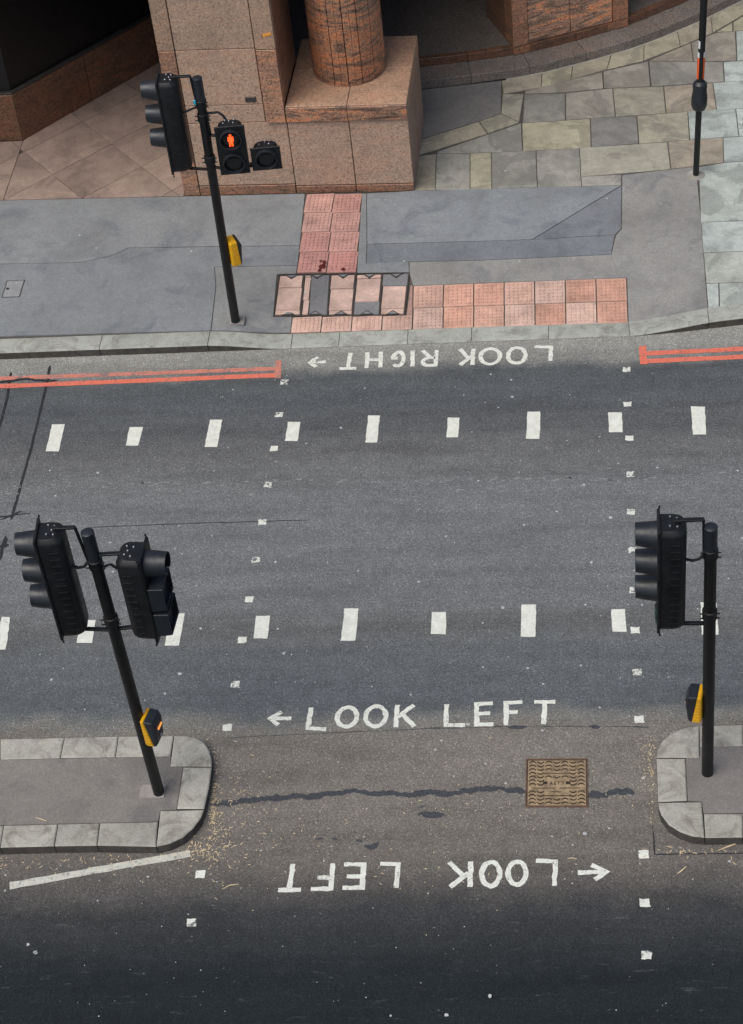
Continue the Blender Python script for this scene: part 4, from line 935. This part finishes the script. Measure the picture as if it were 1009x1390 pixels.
# slim post at the far right
bD = Vector((*at(945, 238, PAVE).to_2d(), PAVE))
eD = tag(empty('sign_post', bD, (0, .02, 0)), 'slim black post with bulbous collar and orange band on stone paving', 'post')
bm = bmesh.new(); lathe(bm, [(.042, -.05), (.042, 1.18)], 20); obj('pole', bm, MT['post'], eD, smooth=True)
bm = bmesh.new(); lathe(bm, [(.047, 1.40), (.047, 4.4)], 20); obj('pole', bm, MT['post'], eD, smooth=True)
bm = bmesh.new(); lathe(bm, [(.045, 1.05), (.085, 1.08), (.108, 1.14), (.110, 1.24), (.100, 1.32), (.094, 1.36), (.098, 1.42), (.092, 1.475), (.06, 1.51), (.047, 1.515)], 28); obj('collar', bm, MT['hood'], eD, smooth=True)
def arc_plate(a0, a1, R, z0, z1):
    bm = bmesh.new(); n = 8; rr = []
    for z in (z0, z1): rr.append([(R*math.cos(a0+(a1-a0)*i/n), R*math.sin(a0+(a1-a0)*i/n), z) for i in range(n+1)]+[((R-.004)*math.cos(a1+(a0-a1)*i/n), (R-.004)*math.sin(a1+(a0-a1)*i/n), z) for i in range(n+1)])
    return ring_loft(bm, rr)
rad = math.radians
for a0, a1 in ((-55, 60), (120, 235)):
    obj('orange_band', arc_plate(rad(a0), rad(a1), .0515, 1.56, 1.88), MT['orange'], eD, smooth=True)
    obj('white_band', arc_plate(rad(a0), rad(a1), .0515, 1.883, 1.96), MT['sticker'], eD, smooth=True)
obj('blue_sticker', arc_plate(rad(195), rad(240), .0495, 2.02, 2.13), MT['sticker'], eD)
bm = bmesh.new(); lathe(bm, [(.125, -.02), (.125, .008), (.118, .014), (.05, .016)], 28); obj('base_ring', bm, MT['concrete'], eD, color=(.42, .40, .34))

# ------------------------------------------------------------------ litter
def inside(p, poly):
    r = False
    for i in range(len(poly)):
        a, b = poly[i-1], poly[i]
        if (a[1] > p[1]) != (b[1] > p[1]) and p[0] < (b[0]-a[0])*(p[1]-a[1])/(b[1]-a[1])+a[0]: r = not r
    return r
ISL = [[(-400, 1015), (0, 998), (245, 992), (280, 1010), (292, 1045), (285, 1100), (262, 1140), (215, 1160), (-400, 1175)], [(1500, 970), (930, 980), (895, 1005), (888, 1030), (888, 1105), (915, 1140), (955, 1152), (1500, 1150)]]
def straw_bit(bm, p, L, wd, a, z=.004):
    d = Vector((math.cos(a), math.sin(a), 0)); n = Vector((-d.y, d.x, 0)); p = Vector((p.x, p.y, z+wd*.5)); bend = n*random.uniform(-.12, .12)*L
    rings = []
    for t, s in ((-.5, .5), (0, 1), (.5, .55)):
        c = p+d*L*t+bend*(1-4*t*t)
        rings.append([c+n*wd*.5*s*i+Vector((0, 0, wd*.35*s*j)) for i, j in ((-1, -1), (1, -1), (1, 1), (-1, 1))])
    ring_loft(bm, rings)
bm = bmesh.new()
def scatter(n, cx, cy, sx, sy, lo=.015, hi=.055):
    k = 0
    while k < n:
        x, y = random.gauss(cx, sx), random.gauss(cy, sy)
        if any(inside((x, y), q) for q in ISL) or y < 1000: k += .2; continue
        straw_bit(bm, at(x, y), random.uniform(lo, hi), random.uniform(.004, .0085), random.uniform(0, PI)); k += 1
scatter(150, 289, 1092, 4, 34, .01, .04); scatter(85, 303, 1112, 20, 42, .01, .045); scatter(75, 272, 1154, 22, 9, .01, .05); scatter(34, 60, 1168, 60, 8, .01, .045); scatter(34, 170, 1166, 55, 7, .01, .045); scatter(80, 370, 1142, 75, 30, .008, .035); scatter(60, 560, 1130, 130, 45, .008, .03)
scatter(60, 885, 1045, 3, 35, .008, .025); scatter(40, 878, 1030, 7, 26, .006, .02); scatter(25, 740, 1120, 90, 40, .008, .03); scatter(26, 950, 1158, 40, 5, .02, .06)
tag(obj('straw_litter', bm, MT['straw']), 'fine straw litter scattered round the island kerbs', 'litter', kind='stuff')
for (x, y, L, a, lb) in ((313, 1204.5, .17, .35, 'long straw stalk lying on dark asphalt below the left island'), (991, 1149.5, .26, .42, 'pale splintered stick lying against the right island kerb'), (926, 1182, .12, .75, 'short pale stick on the asphalt below the right island'), (777, 1166.5, .09, -.1, 'short orange-brown twig above the right painted arrow'), (56, 1113, .13, -.35, 'thin pale twig lying on top of the left island')):
    bm = bmesh.new(); straw_bit(bm, Vector((0, 0, 0)), L, .013 if 'stick' in lb else .009, a, 0); p = at(x, y, IZ if 'top' in lb else 0)
    tag(obj('twig', bm, MT['straw'], loc=(p.x, p.y, p.z+(.002 if 'top' in lb else .004))), lb, 'twig', 'loose twigs on the road')
bm = bmesh.new()
def gum(bm, p, r, z):
    bm.faces.new([bm.verts.new((p.x+r*random.uniform(.55, 1.25)*math.cos(t), p.y+r*random.uniform(.6, 1.3)*math.sin(t), z)) for t in (k*PI/4 for k in range(8))])
k = 0
while k < 480:
    x, y = random.uniform(-20, 1030), random.uniform(475, 1385)
    if any(inside((x, y), q) for q in ISL) or (y > 1200 and random.random() < .6): continue
    gum(bm, at(x, y), min(.022, .0035+random.expovariate(230)), .0035); k += 1
o = tag(obj('gum_spots', bm, MT['gum'], road), kind='stuff')
for pl in o.data.polygons:
    if pl.normal.z < 0: pl.flip()
bm = bmesh.new()
for k in range(110):
    x, y = random.uniform(-20, 1030), random.uniform(150, 445)
    if (y < 268 and x < 566): continue
    p = atp(x, y)
    if p.y > 26: continue
    gum(bm, p, min(.02, .004+random.expovariate(210)), p.z+.0095)
o = tag(obj('gum_spots', bm, MT['gum'], foot), kind='stuff')
for pl in o.data.polygons:
    if pl.normal.z < 0: pl.flip()

bm = bmesh.new()
for k in range(130):
    x = random.uniform(-30, 1040); y = (659 if random.random() < .7 else 672)-.012*x+random.gauss(0, 2.2)
    p = at(x, y); L, wd = random.uniform(.012, .06), random.uniform(.005, .014)
    bm.faces.new([bm.verts.new((p.x+L*random.uniform(.6, 1.2)*math.cos(t), p.y+wd*random.uniform(.5, 1.3)*math.sin(t), .0031)) for t in (k_*PI/4 for k_ in range(8))])
o = tag(obj('paint_residue', bm, MT['residue'], road), kind='stuff')
for pl in o.data.polygons:
    if pl.normal.z < 0: pl.flip()
